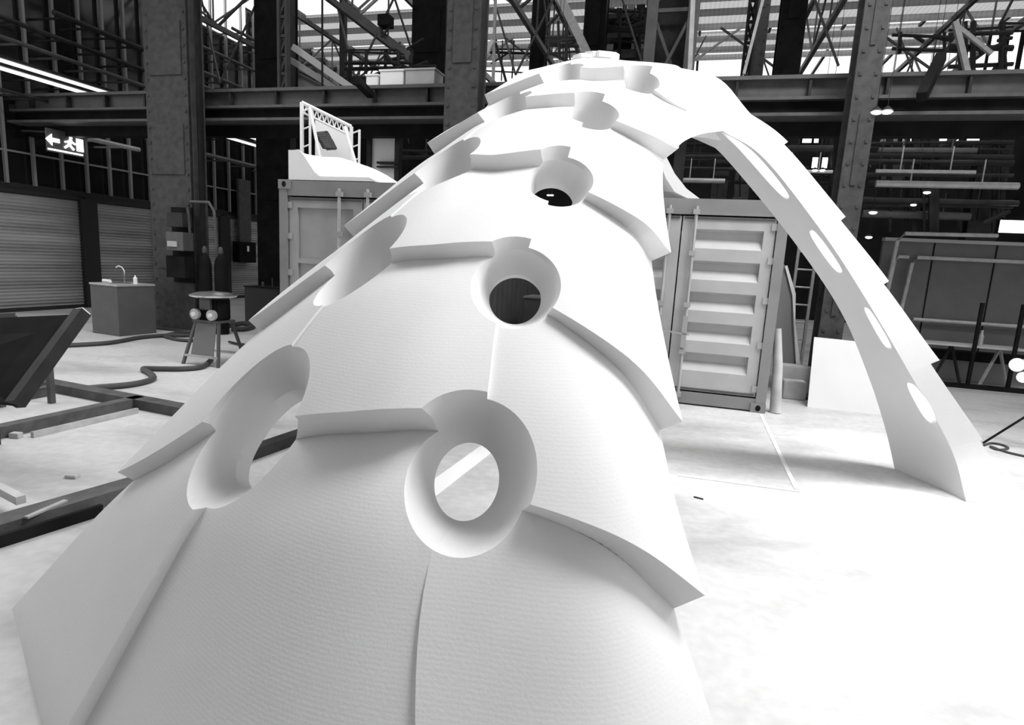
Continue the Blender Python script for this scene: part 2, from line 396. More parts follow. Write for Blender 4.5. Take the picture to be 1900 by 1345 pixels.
def straight(q, n, su, sv, ra, rb, lean, m=40, gg=1.2):
    V = []; Fs = []
    for d, g in ((-.12, .95), (0, 1), (.5, gg)):
        for i in range(m):
            t = i * math.tau / m; ct, st_ = math.cos(t), math.sin(t)
            ct = math.copysign(abs(ct) ** .6, ct); st_ = math.copysign(abs(st_) ** .8, st_)
            V.append(q + n * d + su * (ct * ra * g + lean * d) + sv * (st_ * rb * g))
    for l in range(2):
        for i in range(m): Fs.append((l * m + i, l * m + (i + 1) % m, (l + 1) * m + (i + 1) % m, (l + 1) * m + i))
    Fs += [tuple(range(m))[::-1], tuple(2 * m + i for i in range(m))]
    me = bpy.data.meshes.new('cut'); me.from_pydata([tuple(p) for p in V], [], Fs)
    bm = bmesh.new(); bm.from_mesh(me); bmesh.ops.recalc_face_normals(bm, faces=bm.faces); bm.to_mesh(me); bm.free()
    return bpy.data.objects.new('cut', me)
slots = [(1, 1402, 305, .10, .40), (2, 1528, 473, .085, .22), (3, 1623, 610, .085, .20), (4, 1706, 754, .09, .20)]
SL = {}
for (st, px, py, ra, rb) in slots:
    d = ray(px, py)
    # where the sight line meets the inner skin
    best = None
    for i in range(0, 6):
        for a in range(12):
            f = spl(Fp, i, a / 12); l = spl(Lp, i, a / 12)
            for s in np.linspace(0, 1, 24):
                q = Vector(f + (l - f) * s); e = ((q - EYE).normalized() - d.normalized()).length
                if best is None or e < best[0]: best = (e, i, a / 12, s, q, f, l)
    e, i, t, s, q, f, l = best
    o = spl(Op, i, t); tan = spl(Fp, i, min(1, t + .1)) - spl(Fp, i, max(0, t - .1)); tan /= np.linalg.norm(tan)
    wd = l - f; wd /= np.linalg.norm(wd); n = np.cross(tan, wd); n /= np.linalg.norm(n)
    if n.dot(o - f) < 0: n = -n
    su = np.cross(tan, n); q = np.array(q)
    if su.dot(wd) < 0: su = -su
    dd = np.array(d.normalized()); lean = 0.25 * min(1.6, max(-1.6, dd.dot(su) / max(0.15, dd.dot(n))))
    k = straight(q, n, su, tan, ra, rb, lean); C.objects.link(k); SL[st] = (k, i, t)
for i in range(0, 6):
    rb = {0: .055, 1: .06, 2: .05, 3: .075, 4: .02, 5: 0.0}[i]
    me = leg_block(i, 0.0, rb)
    add_block(cut_mesh(me, [v[0] for v in SL.values()]))
for v in SL.values(): bpy.data.objects.remove(v[0])

# --- crown edge block between the right edge of the canopy and the right leg
def loft(curves, ns=12):
    """curves: list of 4 point chains (ring corners) -> closed block"""
    V = []; Fs = []; n = len(curves); L = len(curves[0])
    tot = (L - 1) * ns
    for a in range(tot + 1):
        i = min(a // ns, L - 2); t = a / ns - i
        for c in curves: V.append(spl(c, i, t))
    for a in range(tot):
        for k in range(n): Fs.append((a * n + k, a * n + (k + 1) % n, (a + 1) * n + (k + 1) % n, (a + 1) * n + k))
    Fs.append(tuple(range(n))[::-1]); Fs.append(tuple(tot * n + k for k in range(n)))
    me = bpy.data.meshes.new('foam_block'); me.from_pydata([tuple(p) for p in V], [], Fs)
    bm = bmesh.new(); bm.from_mesh(me); bmesh.ops.recalc_face_normals(bm, faces=bm.faces); bm.to_mesh(me); bm.free(); return me
inn = [pn(1247, 285, 4.55), pn(1268, 263, 4.85), pn(1300, 249, 5.1), pn(1341, 243, 5.25)]
out = [pn(1250, 275, 4.50), pn(1268, 240, 4.8), pn(1300, 205, 5.1), pn(1380, 203, 5.40)]
outb = [surf(4.15, 4.6), surf(4.6, 4.6), surf(5.3, 4.6), Lp[0] + (Op[0] - Fp[0])]
innb = [surf(4.15, 4.6) - nrm(4.15, 4.6) * .25, surf(4.6, 4.6) - nrm(4.6, 4.6) * .25, surf(5.3, 4.6) - nrm(5.3, 4.6) * .27, Lp[0]]
add_block(loft([inn, out, outb, innb]))
# --- rear leg, mostly hidden behind the near one
lc = [V3(0.15, 6.85, 3.60), V3(-0.42, 7.0, 2.85), V3(-0.85, 6.95, 1.45), V3(-1.0, 6.85, 0.0)]
def legc(dx, dy, w_): return [p + V3(dx * k, dy * k, 0) for p, k in zip(lc, w_)]
cA = [p + V3(-.10, -.18, -.05 * (p[2] > 0)) for p in lc]; cB = [p + V3(-.38, .05, 0) for p in lc]
cC = [p + V3(.0, .42, 0) for p in lc]; cD = [p + V3(.22, .18, -.1 * (p[2] > 0)) for p in lc]
for i in range(3):
    sub = []
    for c in (cA, cB, cC, cD):
        g = [spl(c, i, t) for t in (0, .25, .5, .75, 1)]; sub.append(g)
    add_block(loft(sub, 3))

# ================================================================== HALL SHELL
Z_ROOF = 9.0
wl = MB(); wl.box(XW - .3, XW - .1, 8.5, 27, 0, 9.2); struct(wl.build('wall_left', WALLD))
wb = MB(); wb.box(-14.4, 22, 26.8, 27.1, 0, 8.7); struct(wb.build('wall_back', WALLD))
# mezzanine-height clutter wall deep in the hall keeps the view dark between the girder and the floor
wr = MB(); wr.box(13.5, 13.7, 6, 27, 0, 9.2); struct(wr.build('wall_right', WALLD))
wf = MB(); wf.box(-14.4, 13.7, -9.3, -9, 0, 9.2); struct(wf.build('wall_unseen', mat('wall_unseen_dark', .12, .8)))  # unseen dark wall added behind the camera to cut fill light
roof = MB(); roof.box(-14.4, 14, 18, 20.1, Z_ROOF, Z_ROOF + .06); roof.box(-14.4, 14, 21.0, 22.8, Z_ROOF + .05, Z_ROOF + .11)
for y in (18.05, 19.0, 20.05, 21.05, 22.0, 22.75): roof.box(-14.4, 14, y, y + .09, Z_ROOF - .16, Z_ROOF)
ceil_unseen = MB()
ceil_unseen.box(-14.4, 14, -9.3, 5.1, Z_ROOF, Z_ROOF + .06)  # unseen roof span, closed over the camera to cut fill light
for y in np.arange(5.84, 14.5, 2.52): ceil_unseen.box(-14.4, 14, y, y + 1.75, Z_ROOF, Z_ROOF + .06)  # unseen roof strips added to lower the ambient light
struct(ceil_unseen.build('ceiling', ROOFM))
ceil = struct(roof.build('ceiling', ROOFT))
n_w = 0
def sky(x0, x1, y0, y1, nx, z=Z_ROOF + .02):
    global n_w; n_w += 1
    fr = MB(); W = (x1 - x0) / nx
    for k in range(nx + 1): fr.box(x0 + k * W - .04, x0 + k * W + .04, y0, y1, z - .03, z + .05)
    o = struct(fr.build('window_%d' % n_w, GREYST)); g = MB(); g.box(x0, x1, y0, y1, z + .05, z + .06); p = g.build('pane', SKYG, o); return o
sky(-14.4, 14, 15.2, 18.0, 14); sky(-14.4, 14, 20.15, 21.0, 14); sky(-14.4, 14, 22.85, 26.8, 14)
# ---- left wall: shutters, header, glazing with mullions
zh = PX(0, 337, XW)[2]
def yb_of(px, py): return PX(px, py, XW)[0 + 1]
hd = MB(); hd.box(XW, XW - .12, 8.5, 27, zh - .16, zh + .02); struct(hd.build('trim_1', SHUTF))
shut_px = [(-200, 148), (160, 284), (370, 404), (414, 500)]
labs = ['wide grey roller shutter at the far left of the left wall', 'grey roller shutter behind the grey sink cubicle',
        'narrow strip of pale roller shutter just right of the riveted column', 'pale roller shutter behind the wall-hung switch box']
for k, (a, b) in enumerate(shut_px):
    y0 = 8.6 if a < 0 else PX(a, 470, XW)[1]; y1 = PX(b, 470, XW)[1]
    t = MB(); nz = 34
    for q in range(nz):
        z0 = .05 + q * (zh - .25) / nz; z1 = .05 + (q + 1) * (zh - .25) / nz
        t._a([(XW + .02, y0, z0), (XW + .02, y1, z0), (XW + .055, y1, (z0 + z1) / 2), (XW + .055, y0, (z0 + z1) / 2), (XW + .02, y1, z1), (XW + .02, y0, z1)],
             [(0, 1, 2, 3), (3, 2, 4, 5)])
    t.box(XW - .08, XW + .02, y0, y1, 0, zh - .16)
    o = struct(t.build('door_%d' % (k + 1), SHUT))
    f = MB(); f.box(XW - .05, XW + .14, y1, y1 + .42, 0, zh - .16); f.box(XW, XW + .1, y0, y1, zh - .2, zh - .12); f.box(XW, XW + .1, y0, y1, 0, .06)
    f.build('door_frame', SHUTF, o)
n_w += 1
w5 = MB()
for px in (-45, 10, 62, 114, 160, 202, 240, 276, 322, 348, 368, 396, 423, 450, 473, 489, 503, 515):
    y = PX(px, 330, XW)[1]
    w5.box(XW, XW + .07, y - .03, y + .03, zh, 9.1)
w5.box(XW, XW + .05, 8.5, 26, PX(0, 278, XW)[2], PX(0, 278, XW)[2] + .04)
o = struct(w5.build('window_%d' % n_w, MULL)); g = MB(); g.box(XW - .08, XW - .06, 8.5, 26.5, zh, 9.1); g.build('pane', gl, o)
# bright high panes in the left wall
n_w += 1
a = PX(346, 0, XW); b = PX(455, 30, XW); w6 = MB(); w6.box(XW - .05, XW - .0, a[1], b[1], a[2] - .4, a[2] + 2.2)
o = struct(w6.build('window_%d' % n_w, LAMPM))

def wall_line(x0, y0, x1, y1, X, r, name, label, cat, m, lab_group=None, ext=0.0):
    p = Vector(PX(x0, y0, X)); q = Vector(PX(x1, y1, X)); z = (p.z + q.z) / 2
    t = MB(); t.tube([(X, p.y - ext, z), (X, (p.y + q.y) / 2, z), (X, q.y, z)], r)
    # hangers back to the wall
    for k in range(4):
        yy = p.y + (q.y - p.y) * (k + .5) / 4; t.bar((X, yy, z), (XW - .05, yy, z + .02), .04)
    return tag(t.build(name, m, None, smooth=True), label, cat, lab_group)
XP = XW + 1.0
wall_line(0, 50, 275, 118, XP, .05, 'wall_pipe', 'dark pipe running highest along the left wall glazing, left of the riveted column', 'pipe', STEEL, ext=.8)
wall_line(0, 83, 275, 150, XP, .045, 'wall_pipe', 'dark wall pipe just above the pair of bright tube lights', 'pipe', GREYST, ext=.8)
wall_line(100, 32, 275, 88, XP, .06, 'wall_pipe', 'short dark pipe high on the left wall below the roof edge', 'pipe', STEEL)
wall_line(0, 170, 110, 190, XP, .03, 'wall_pipe', 'thin dark pipe under the pair of bright tube lights', 'pipe', STEEL)
wall_line(350, 78, 480, 132, XP, .045, 'wall_pipe', 'grey pipe right of the riveted column, highest in its bay', 'pipe', GREYST)
wall_line(352, 125, 465, 168, XP, .045, 'wall_pipe', 'grey pipe right of the riveted column, middle of its bay', 'pipe', GREYST)
wall_line(352, 150, 405, 170, XP, .04, 'wall_pipe', 'short grey pipe right of the riveted column just above the girder', 'pipe', GREYST)
wall_line(430, 8, 555, 156, XP, .05, 'wall_pipe', 'steep grey handrail pipe dropping towards the white truss frame', 'pipe', GREYST)
wall_line(362, 284, 535, 322, XP, .06, 'wall_pipe', 'grey pipe below the twin tube lights, above the pale shutters', 'pipe', GREYST)
def tube_light(x0, y0, x1, y1, label, ext=0.0, X=XP + .3, r=.035):
    p = Vector(PX(x0, y0, X)); q = Vector(PX(x1, y1, X)); z = (p.z + q.z) / 2
    c = BW(X, (p.y + q.y) / 2, z); t = thing('tube_light', label, 'light', tuple(c), 'tube lights along the left wall')
    MB().tube([(X, p.y - ext, z), (X, q.y, z)], r).build('tube', TUBE, t, smooth=True)
    h = MB(); h.box(X - .05, X + .05, p.y - ext, q.y, z + r + .005, z + r + .06)
    for k in range(3):
        yy = p.y + (q.y - p.y) * (k + .5) / 3; h.bar((X, yy, z + r + .04), (XW - .05, yy, z + r + .06), .03)
    h.build('housing', STEEL, t)
tube_light(0, 111, 222, 180, 'upper of the long bright tube lights high on the left wall', 1.0)
tube_light(0, 127, 184, 180, 'lower of the long bright tube lights high on the left wall', 1.0)
tube_light(205, 232, 276, 251, 'short bright tube light left of the riveted column under the girder')
tube_light(402, 236, 510, 268, 'upper tube light between the riveted column and the white truss frame')
tube_light(402, 247, 505, 281, 'lower tube light between the riveted column and the white truss frame')
p = PX(160, 256, XP); q = PX(258, 278, XP)
MBx = MB(); MBx.tube([(XP, p[1], p[2]), (XP, q[1], p[2])], .055); MBx.bar((XP, p[1] + .3, p[2]), (XW - .05, p[1] + .3, p[2]), .04); MBx.bar((XP, q[1] - .3, p[2]), (XW - .05, q[1] - .3, p[2]), .04)
tag(MBx.build('unlit_tube', GALV, smooth=True), 'unlit grey tube fitting right of the exit sign', 'light')
# exit sign
c = PX(124, 265, XW + 1.2); cw = .17; ch = .15; XW_ = XW
t = thing('exit_sign', 'lit emergency exit sign with running figure and arrow hung on the left wall', 'sign', tuple(BW(XW + 1.2, c[1], c[2] - ch)))
X = XW + 1.2
MB().box(X - .04, X, c[1] - .42, c[1] + .42, c[2] - .24, c[2] + .22).bar((X - .02, c[1], c[2] + .2), (XW - .05, c[1], c[2] + .25), .04).build('sign_box', mat('sign_face', .10, .5), t)
g = MB(); z = c[2]; y = c[1] - .1
g.prism([(X + .005, y - .36, z), (X + .005, y - .22, z + .12), (X + .005, y - .22, z + .04), (X + .005, y - .06, z + .04), (X + .005, y - .06, z - .04), (X + .005, y - .22, z - .04), (X + .005, y - .22, z - .12)], D2 * .01)
g.build('arrow', LAMPM, t)
g = MB(); y += .04
g.bar((X + .01, y + .14, z + .08), (X + .01, y + .1, z - .03), .05).bar((X + .01, y + .1, z - .03), (X + .01, y + .2, z - .12), .035).bar((X + .01, y + .1, z - .03), (X + .01, y + .0, z - .11), .035)
g.bar((X + .01, y + .13, z + .05), (X + .01, y + .01, z + .01), .03).bar((X + .01, y + .13, z + .05), (X + .01, y + .24, z), .03).box(X + .0, X + .015, y + .12, y + .18, z + .1, z + .16)
g.box(X, X + .015, y + .27, y + .42, z - .13, z + .13)
g.build('running_figure', LAMPM, t)
MB().box(X, X + .015, c[1] - .42, c[1] + .34, z - .21, z - .18).build('light_strip', LAMPM, t)

# ---- riveted steel columns
def column(px0, px1, yb, ztop, name, label, m=COLM, fl=.05, lat=False, zbot=0.0, py=200):
    x0 = PB(px0, py, yb)[0]; x1 = PB(px1, py, yb)[0]; dpt = .40
    t = thing(name, label, 'column', tuple(BW((x0 + x1) / 2, yb + dpt / 2, zbot)))
    b = MB(); b.box(x0, x1, yb, yb + fl, zbot, ztop); b.build('front_flange', m, t)
    b = MB(); b.box(x0, x1, yb + dpt - fl, yb + dpt, zbot, ztop); b.build('rear_flange', m, t)
    b = MB(); xm = (x0 + x1) / 2
    b.box(xm - .03, xm + .03, yb + fl, yb + dpt - fl, zbot, ztop)
    b.box(x1 - .06, x1 - .02, yb + fl, yb + dpt - fl, zbot, ztop)
    b.build('web', STEEL, t)
    if zbot == 0:
        MB().box(x0 - .12, x1 + .12, yb - .12, yb + dpt + .12, 0, .04).build('base_plate', m, t)
    b = MB(); n = int((ztop - zbot) / .28)
    for k in range(n):
        for xx in (x0 + .06, x1 - .06):
            zz = zbot + .15 + k * .28; b.box(xx - .018, xx + .018, yb - .016, yb, zz - .018, zz + .018)
    b.build('rivets', m, t)
    b = MB()
    for zz in np.arange(zbot + 1.2, ztop, 1.75): b.box(x0 + .12, x1 - .12, yb - .02, yb, zz, zz + .9)
    b.build('splice_plate', m, t)
    return t, x0, x1
cl, cx0, cx1 = column(276, 353, 9.46, 9.0, 'steel_column', 'massive riveted column on the left carrying the gas cylinders', py=300)
column(828, 889, 9.34, 9.0, 'steel_column', 'riveted column in front of the girder behind the arch shoulder', py=80)
column(1578, 1626, 9.2, 9.0, 'steel_column', 'broad riveted column on the right above the arch leg', py=200)
column(764, 826, 14, 9.0, 'steel_column', 'dark column seen left of the shoulder column above the girder', m=BLACK, py=60)
column(1082, 1122, 14, 9.0, 'steel_column', 'dark column rising right behind the arch top', m=BLACK, py=60)
column(1443, 1490, 13, 9.0, 'steel_column', 'dark column between the skylights, left of the broad right column', m=BLACK, py=80)
column(472, 535, 14.0, 9.0, 'steel_column', 'dark double column at the corner of the left glazing', m=BLACK, py=80)
column(985, 1012, 17, 9.0, 'steel_column', 'thin dark column left of the arch top', m=BLACK, py=60)
column(1812, 1870, 13.6, 4.4, 'steel_column', 'dark column under the girder at the far right', m=STEEL, py=330)
column(1395, 1424, 17, 9.0, 'steel_column', 'thin grey column left of the dark column on the right', m=GREYST, py=60)
column(1322, 1352, 12.8, 4.0, 'steel_column', 'dark post seen through the arch opening above the container', m=STEEL, py=330)
# lattice column
def lattice(px0, px1, yb, z0, z1, label, m=GREYST, wq=.09, py=60, back=True, nX=6):
    x0 = PB(px0, py, yb)[0]; x1 = PB(px1, py, yb)[0]
    t = thing('lattice_column', label, 'column', tuple(BW((x0 + x1) / 2, yb, z0)))
    for xx in (x0, x1): MB().box(xx - wq, xx + wq, yb - .06, yb + .06, z0, z1).build('chord', m, t)
    b = MB(); h = (z1 - z0) / nX
    for k in range(nX):
        a = z0 + k * h
        b.bar((x0, yb, a), (x1, yb, a + h), .05, .05, up=(0, 1, 0)).bar((x1, yb + .05, a), (x0, yb + .05, a + h), .05, .05, up=(0, 1, 0)).box(x0, x1, yb - .03, yb + .03, a - .03, a + .03)
    b.build('lacing', m, t)
    if back: MB().box(x0, x1, yb + .3, yb + .34, z0, z1).build('web', STEEL, t)
lattice(1208, 1284, 11.0, 0, 8.9, 'grey lattice column with crossed bracing right of the arch top')
lattice(519, 533, 12.0, 4.3, 8.9, 'slim lattice mast at the corner of the left glazing', py=60, back=False, wq=.03, nX=12)
lattice(1385, 1398, 16.0, 4.3, 8.9, 'slim lattice mast between skylights on the right', m=STEEL, py=60, back=False, wq=.03, nX=10)

# ---- crane girder right across the hall
GY = 9.95
def zg(py, px=600): return PB(px, py, GY)[2]
t = thing('crane_girder', 'long dark crane girder crossing the whole hall in front of the roof', 'girder', tuple(BW(-2, GY, zg(245))))
gb = MB(); gb.box(-14.0, 10.5, GY, GY + .5, zg(166), zg(160)); gb.box(-14.0, 10.5, GY + .12, GY + .2, zg(195), zg(166)); gb.box(-14, 10.5, GY - .02, GY + .5, zg(198), zg(193)); gb.build('upper_beam', GREYST, t)
gb = MB(); gb.box(-14.0, 10.5, GY + .1, GY + .25, zg(221), zg(198)); gb.build('web', BLACK, t)
gb = MB(); gb.box(-14.0, 10.5, GY - .08, GY + .45, zg(224), zg(219)); gb.build('lower_flange', GREYST, t)
gb = MB(); gb.box(-14.0, 10.5, GY + .3, GY + .5, zg(246), zg(224)); gb.build('lower_beam', BLACK, t)
for k in range(24): MB().box(-13.5 + k, -13.46 + k, GY + .02, GY + .45, zg(193), zg(166)).build('stiffener', STEEL, t)
# ---- roof trusses along the hall
for k, (X, lab) in enumerate([(-12.2, 'roof truss nearest the left glazing'), (-8.2, 'roof truss above the white truss frame'), (-4.1, 'roof truss left of the arch top'),
                              (-1.2, 'roof truss fanning out right over the arch top'), (2.6, 'roof truss above the right arch leg'), (6.4, 'roof truss at the far right')]):
    t = thing('roof_truss', lab + ', of thin steel members', 'truss', tuple(BW(X, 18, 7.3)), 'roof trusses')
    MB().box(X - .05, X + .05, 12, 26.7, 8.75, 8.88).build('top_chord', GREYST, t)
    MB().box(X - .05, X + .05, 12, 26.7, 7.2, 7.32).build('bottom_chord', GREYST, t)
    b = MB(); ys = np.linspace(12, 26.6, 9)
    for q in range(8):
        b.bar((X, ys[q], 7.3 if q % 2 else 8.8), (X, ys[q + 1], 8.8 if q % 2 else 7.3), .045, .045, up=(1, 0, 0))
        b.bar((X, ys[q], 7.3), (X, ys[q], 8.8), .035, .035, up=(1, 0, 0))
    b.build('diagonal', GREYST, t)
    for s in (-1, 1):
        for yy in (14, 20, 26):
            MB().bar((X, yy, 7.3), (X + s * 2.2, yy, 8.85), .055, .055, up=(0, 1, 0)).build('fan_strut', GALV if k in (1, 3) else GREYST, t)
            MB().bar((X, yy, 5.9), (X + s * 1.2, yy + .6, 8.85), .04, .04, up=(0, 1, 0)).build('fan_strut', GREYST, t)
        if k > 3: break
# bright diagonal tie down to the arch top and other pale struts
def strut(pts, yb, w_, label, m=WHITE, name='strut', cat='strut', top=True):
    q = [Vector(PB(x, y, yb)) for x, y in pts]; 
    if pts[0][1] < 90 and top: d = (q[0] - q[1]).normalized(); q[0] = q[0] + d * max(0, (Z_ROOF - q[0].z) / d.z)
    b = MB(); b.bar(q[0], q[1], w_, w_, up=(0, 1, 0)); return tag(b.build(name, m), label, cat)
strut([(1042, 0), (1096, 112)], 12.5, .16, 'bright pale diagonal tie ending just behind the arch top', GALV, 'diagonal_tie', 'strut', False)
strut([(545, 88), (655, 165)], 12.2, .13, 'upper of the pale sloping rails left of the boxes on the girder', WHITE, 'sloping_rail', 'rail', False)
strut([(540, 112), (628, 168)], 12.2, .12, 'lower of the pale sloping rails left of the boxes on the girder', GALV, 'sloping_rail', 'rail')
strut([(636, 5), (762, 104)], 11.5, .10, 'dark diagonal brace carrying the floodlight', GREYST, 'diagonal_brace', 'strut', False)
strut([(598, 18), (598, 165)], 11.5, .03, 'thin hanging rod left of the boxes on the girder', STEEL, 'hanging_rod', 'rod')
strut([(637, 78), (637, 160)], 14.5, .14, 'short stanchion between the sloping rails and the boxes', STEEL, 'stanchion', 'strut')
strut([(915, 75), (893, 118)], 14, .09, 'pale splayed strut right of the shoulder column', WHITE, 'splayed_strut', 'strut', False)
strut([(917, 80), (915, 150)], 14, .06, 'thin pale post right of the shoulder column', GALV, 'thin_post', 'strut')
strut([(920, 80), (940, 155)], 14, .05, 'thin dark sloping brace right of the shoulder column', STEEL, 'sloping_brace', 'strut', False)
strut([(1286, 0), (1280, 130)], 10.6, .07, 'bright vertical conduit beside the grey lattice column', GALV, 'vertical_conduit', 'pipe')
strut([(1400, 60), (1380, 138)], 12, .05, 'thin pale strut in front of the right skylights', GALV, 'thin_strut', 'strut')
strut([(1772, 40), (1795, 135)], 12, .08, 'pale V-shaped brace, left arm, at the far right skylight', GALV, 'brace_arm', 'strut', False)
strut([(1775, 48), (1840, 100)], 12, .06, 'pale V-shaped brace, right arm, at the far right skylight', GALV, 'brace_arm', 'strut', False)
# floodlight hanging on the brace
p = Vector(PB(717, 40, 11.4)); t = thing('floodlight', 'small dark floodlight on a bracket above the girder', 'light', tuple(BW(p.x, p.y, p.z - .1)))
MB().box(p.x - .13, p.x + .1, p.y - .12, p.y + .12, p.z - .1, p.z + .1).build('lamp_head', BLACK, t)
MB().bar((p.x - .1, p.y, p.z - .1), (p.x - .1, p.y, p.z - .28), .03).bar((p.x + .12, p.y, p.z - .05), (p.x - .1, p.y, p.z - .28), .03).build('bracket', STEEL, t)
# boxes standing on the girder
def gbox(px0, px1, py0, py1, yb, label, m, name='box', cat='box', lid=None):
    a = PB(px0, py0, yb); b = PB(px1, py1, yb); z0 = zg(160)
    t = thing(name, label, cat, tuple(BW((a[0] + b[0]) / 2, yb + .2, z0)))
    h = a[2] - b[2]
    MB().box(a[0], b[0], yb, yb + .38, z0, z0 + h).build('body', m, t, bevel=.01)
    MB().box(a[0] - .015, b[0] + .015, yb - .015, yb + .395, z0 + h, z0 + h + .03).build('lid', lid or m, t)
gbox(679, 700, 152, 170, 10.0, 'small white box at the left end of the row on the girder', WHITE)
gbox(705, 748, 134, 160, 10.02, 'bright white box second in the row on the girder', WHITE)
gbox(752, 806, 132, 158, 10.0, 'grey carton with folded lid beside the shoulder column on the girder', CARD)
# cantilever bracket under the girder boxes
a = Vector(PB(680, 172, GY - .1)); b = Vector(PB(725, 190, 9.2))
MBx = MB(); MBx.bar((a.x, GY + .05, a.z), (a.x + .25, 9.1, a.z - .02), .12, .1)
tag(MBx.build('girder_bracket', BLACK), 'short black bracket jutting from the girder below the white box', 'bracket')
MBx = MB(); q = Vector(PB(1752, 100, GY)); q2 = Vector(PB(1710, 180, 9.3)); MBx.bar((q.x, GY + .1, q.z), q2, .12, .12)
tag(MBx.build('hanging_beam', BLACK), 'black arm crossing the girder at the right', 'bracket')
# tangled services above the girder
random.seed(3)
def services(px0, px1, py0, py1, yb, n, label, m=STEEL, r=(.02, .05)):
    t = thing('pipe_run', label, 'pipes', tuple(BW(*PB((px0 + px1) / 2, py1, yb))))
    for k in range(n):
        b = MB(); x0 = random.uniform(px0, px1); y0 = random.uniform(py0, py1)
        if k % 3 == 0: q = [(px0, y0), (px1, y0 + random.uniform(-6, 6))]
        elif k % 3 == 1: q = [(x0, py0), (x0 + random.uniform(-5, 5), py1)]
        else: q = [(x0, y0), (x0 + random.uniform(15, 50), y0 + random.uniform(-25, 25))]
        yy = yb + random.uniform(-.6, .6); b.tube([PB(x, y, yy) for x, y in q], random.uniform(*r), 6); b.build('pipe', m, t, smooth=True)
services(640, 765, 92, 158, 13, 26, 'tangle of dark pipes and cable trays above the girder boxes')
services(1130, 1205, 15, 110, 15, 18, 'dark shelves and pipes left of the grey lattice column')
services(1012, 1075, 40, 110, 15, 14, 'dark pipes just behind the arch top', GREYST)
services(1760, 1880, 40, 130, 13, 16, 'dark pipes in front of the far right skylight')
services(870, 985, 75, 150, 16, 10, 'thin dark pipes right of the shoulder column', STEEL, (.015, .03))
services(1655, 1790, 60, 100, 15, 6, 'dark pipework under the right skylight', STEEL)
# stacked storage on a rack, behind and right of arch top
t = thing('storage_rack', 'dark storage rack left of the grey lattice column', 'rack', tuple(BW(*PB(1165, 110, 15.5))))
for k, y in enumerate((40, 75, 105)):
    a = PB(1122, y, 15.5); b = PB(1205, y, 15.5); MB().box(a[0], b[0], 15.2, 16, a[2] - .05, a[2] + .05).build('shelf', GREYST, t)
    x = a[0] + .05
    for q in range(6):
        wv = random.uniform(.1, .22); MB().box(x, x + wv * .9, 15.4, 15.8, a[2] + .05, a[2] + random.uniform(.2, .42)).build('crate', random.choice([STEEL, GREYST, CARD, BLACK]), t); x += wv + .02

# ---- right rear: pipes, trays, windows, lamps under the girder
def cross_pipe(x0, y0, x1, y1, yb, r, label, m=GALV):
    a = Vector(PB(x0, y0, yb)); b = Vector(PB(x1, y1, yb)); z = (a.z + b.z) / 2
    t = MB(); t.tube([(a.x, yb, z), ((a.x + b.x) / 2, yb, z), (b.x, yb, z)], r)
    for q in (.25, .75): xx = a.x + (b.x - a.x) * q; t.bar((xx, yb, z), (xx, yb, z + .4), .018)
    return tag(t.build('cross_pipe', m, smooth=True), label, 'pipe')
cross_pipe(1625, 341, 1890, 345, 11.6, .055, 'thick pale pipe under the girder right of the broad column')
cross_pipe(1625, 317, 1810, 320, 11.6, .03, 'thin pipe directly above the thick pale pipe')
cross_pipe(1630, 278, 1812, 280, 12.2, .045, 'grey pipe highest under the girder at the right', GREYST)
cross_pipe(1630, 300, 1810, 300, 12.2, .03, 'thin dark pipe between the grey pipes at the right', STEEL)
cross_pipe(1440, 318, 1545, 318, 12.2, .03, 'thin pale pipe between arch leg and broad column')
cross_pipe(1460, 275, 1545, 277, 12.2, .06, 'dark pipe between arch leg and broad column', STEEL)
cross_pipe(1258, 334, 1345, 336, 12.2, .045, 'pale pipe seen through the arch opening just above the container')
cross_pipe(1250, 290, 1400, 292, 12.6, .04, 'dark pipe seen through the arch opening', STEEL)
cross_pipe(1262, 312, 1400, 314, 12.6, .03, 'thin dark pipe low in the arch opening', STEEL)
cross_pipe(1600, 372, 1890, 376, 12.6, .05, 'dark pipe above the grey booth', STEEL)
cross_pipe(1600, 398, 1800, 400, 12.8, .07, 'broad dark pipe just above the grey booth', GREYST)
services(1600, 1880, 250, 430, 12.9, 34, 'mass of dark pipes and trays under the right end of the girder', STEEL, (.02, .06))
services(1440, 1545, 245, 400, 14.6, 14, 'dark pipes left of the broad right column', STEEL)
services(1250, 1420, 250, 365, 14.2, 18, 'dark pipes seen through the arch opening', STEEL)
services(700, 830, 245, 330, 13.2, 10, 'dark pipes behind the lit doorway panel', STEEL)
def glow(px0, px1, py0, py1, yb, label, m=LAMPM, name='bright_pane', cat='window', nm=0):
    a = PB(px0, py0, yb); b = PB(px1, py1, yb); t = thing(name, label, cat, tuple(BW((a[0] + b[0]) / 2, yb, b[2])))
    MB().box(a[0], b[0], yb, yb + .03, b[2], a[2]).build('pane', m, t)
    f = MB(); f.box(a[0] - .04, b[0] + .04, yb - .01, yb + .04, a[2], a[2] + .04); f.box(a[0] - .04, b[0] + .04, yb - .01, yb + .04, b[2] - .04, b[2])
    f.box(a[0] - .04, a[0], yb - .01, yb + .04, b[2], a[2]); f.box(b[0], b[0] + .04, yb - .01, yb + .04, b[2], a[2])
    for k in range(nm):
        xx = a[0] + (b[0] - a[0]) * (k + 1) / (nm + 1); f.box(xx - .04, xx + .04, yb - .02, yb + .03, b[2], a[2])
    f.build('frame', BLACK, t)
glow(1735, 1816, 251, 266, 14.5, 'row of small bright windows below the right end of the girder', nm=2)
glow(1842, 1915, 62, 128, 14.0, 'large glaring window at the top right corner above the girder', nm=2)
glow(1676, 1690, 254, 265, 14.5, 'small bright window left of the row under the girder')
glow(1490, 1506, 252, 265, 14.5, 'small bright window just above the arch leg')
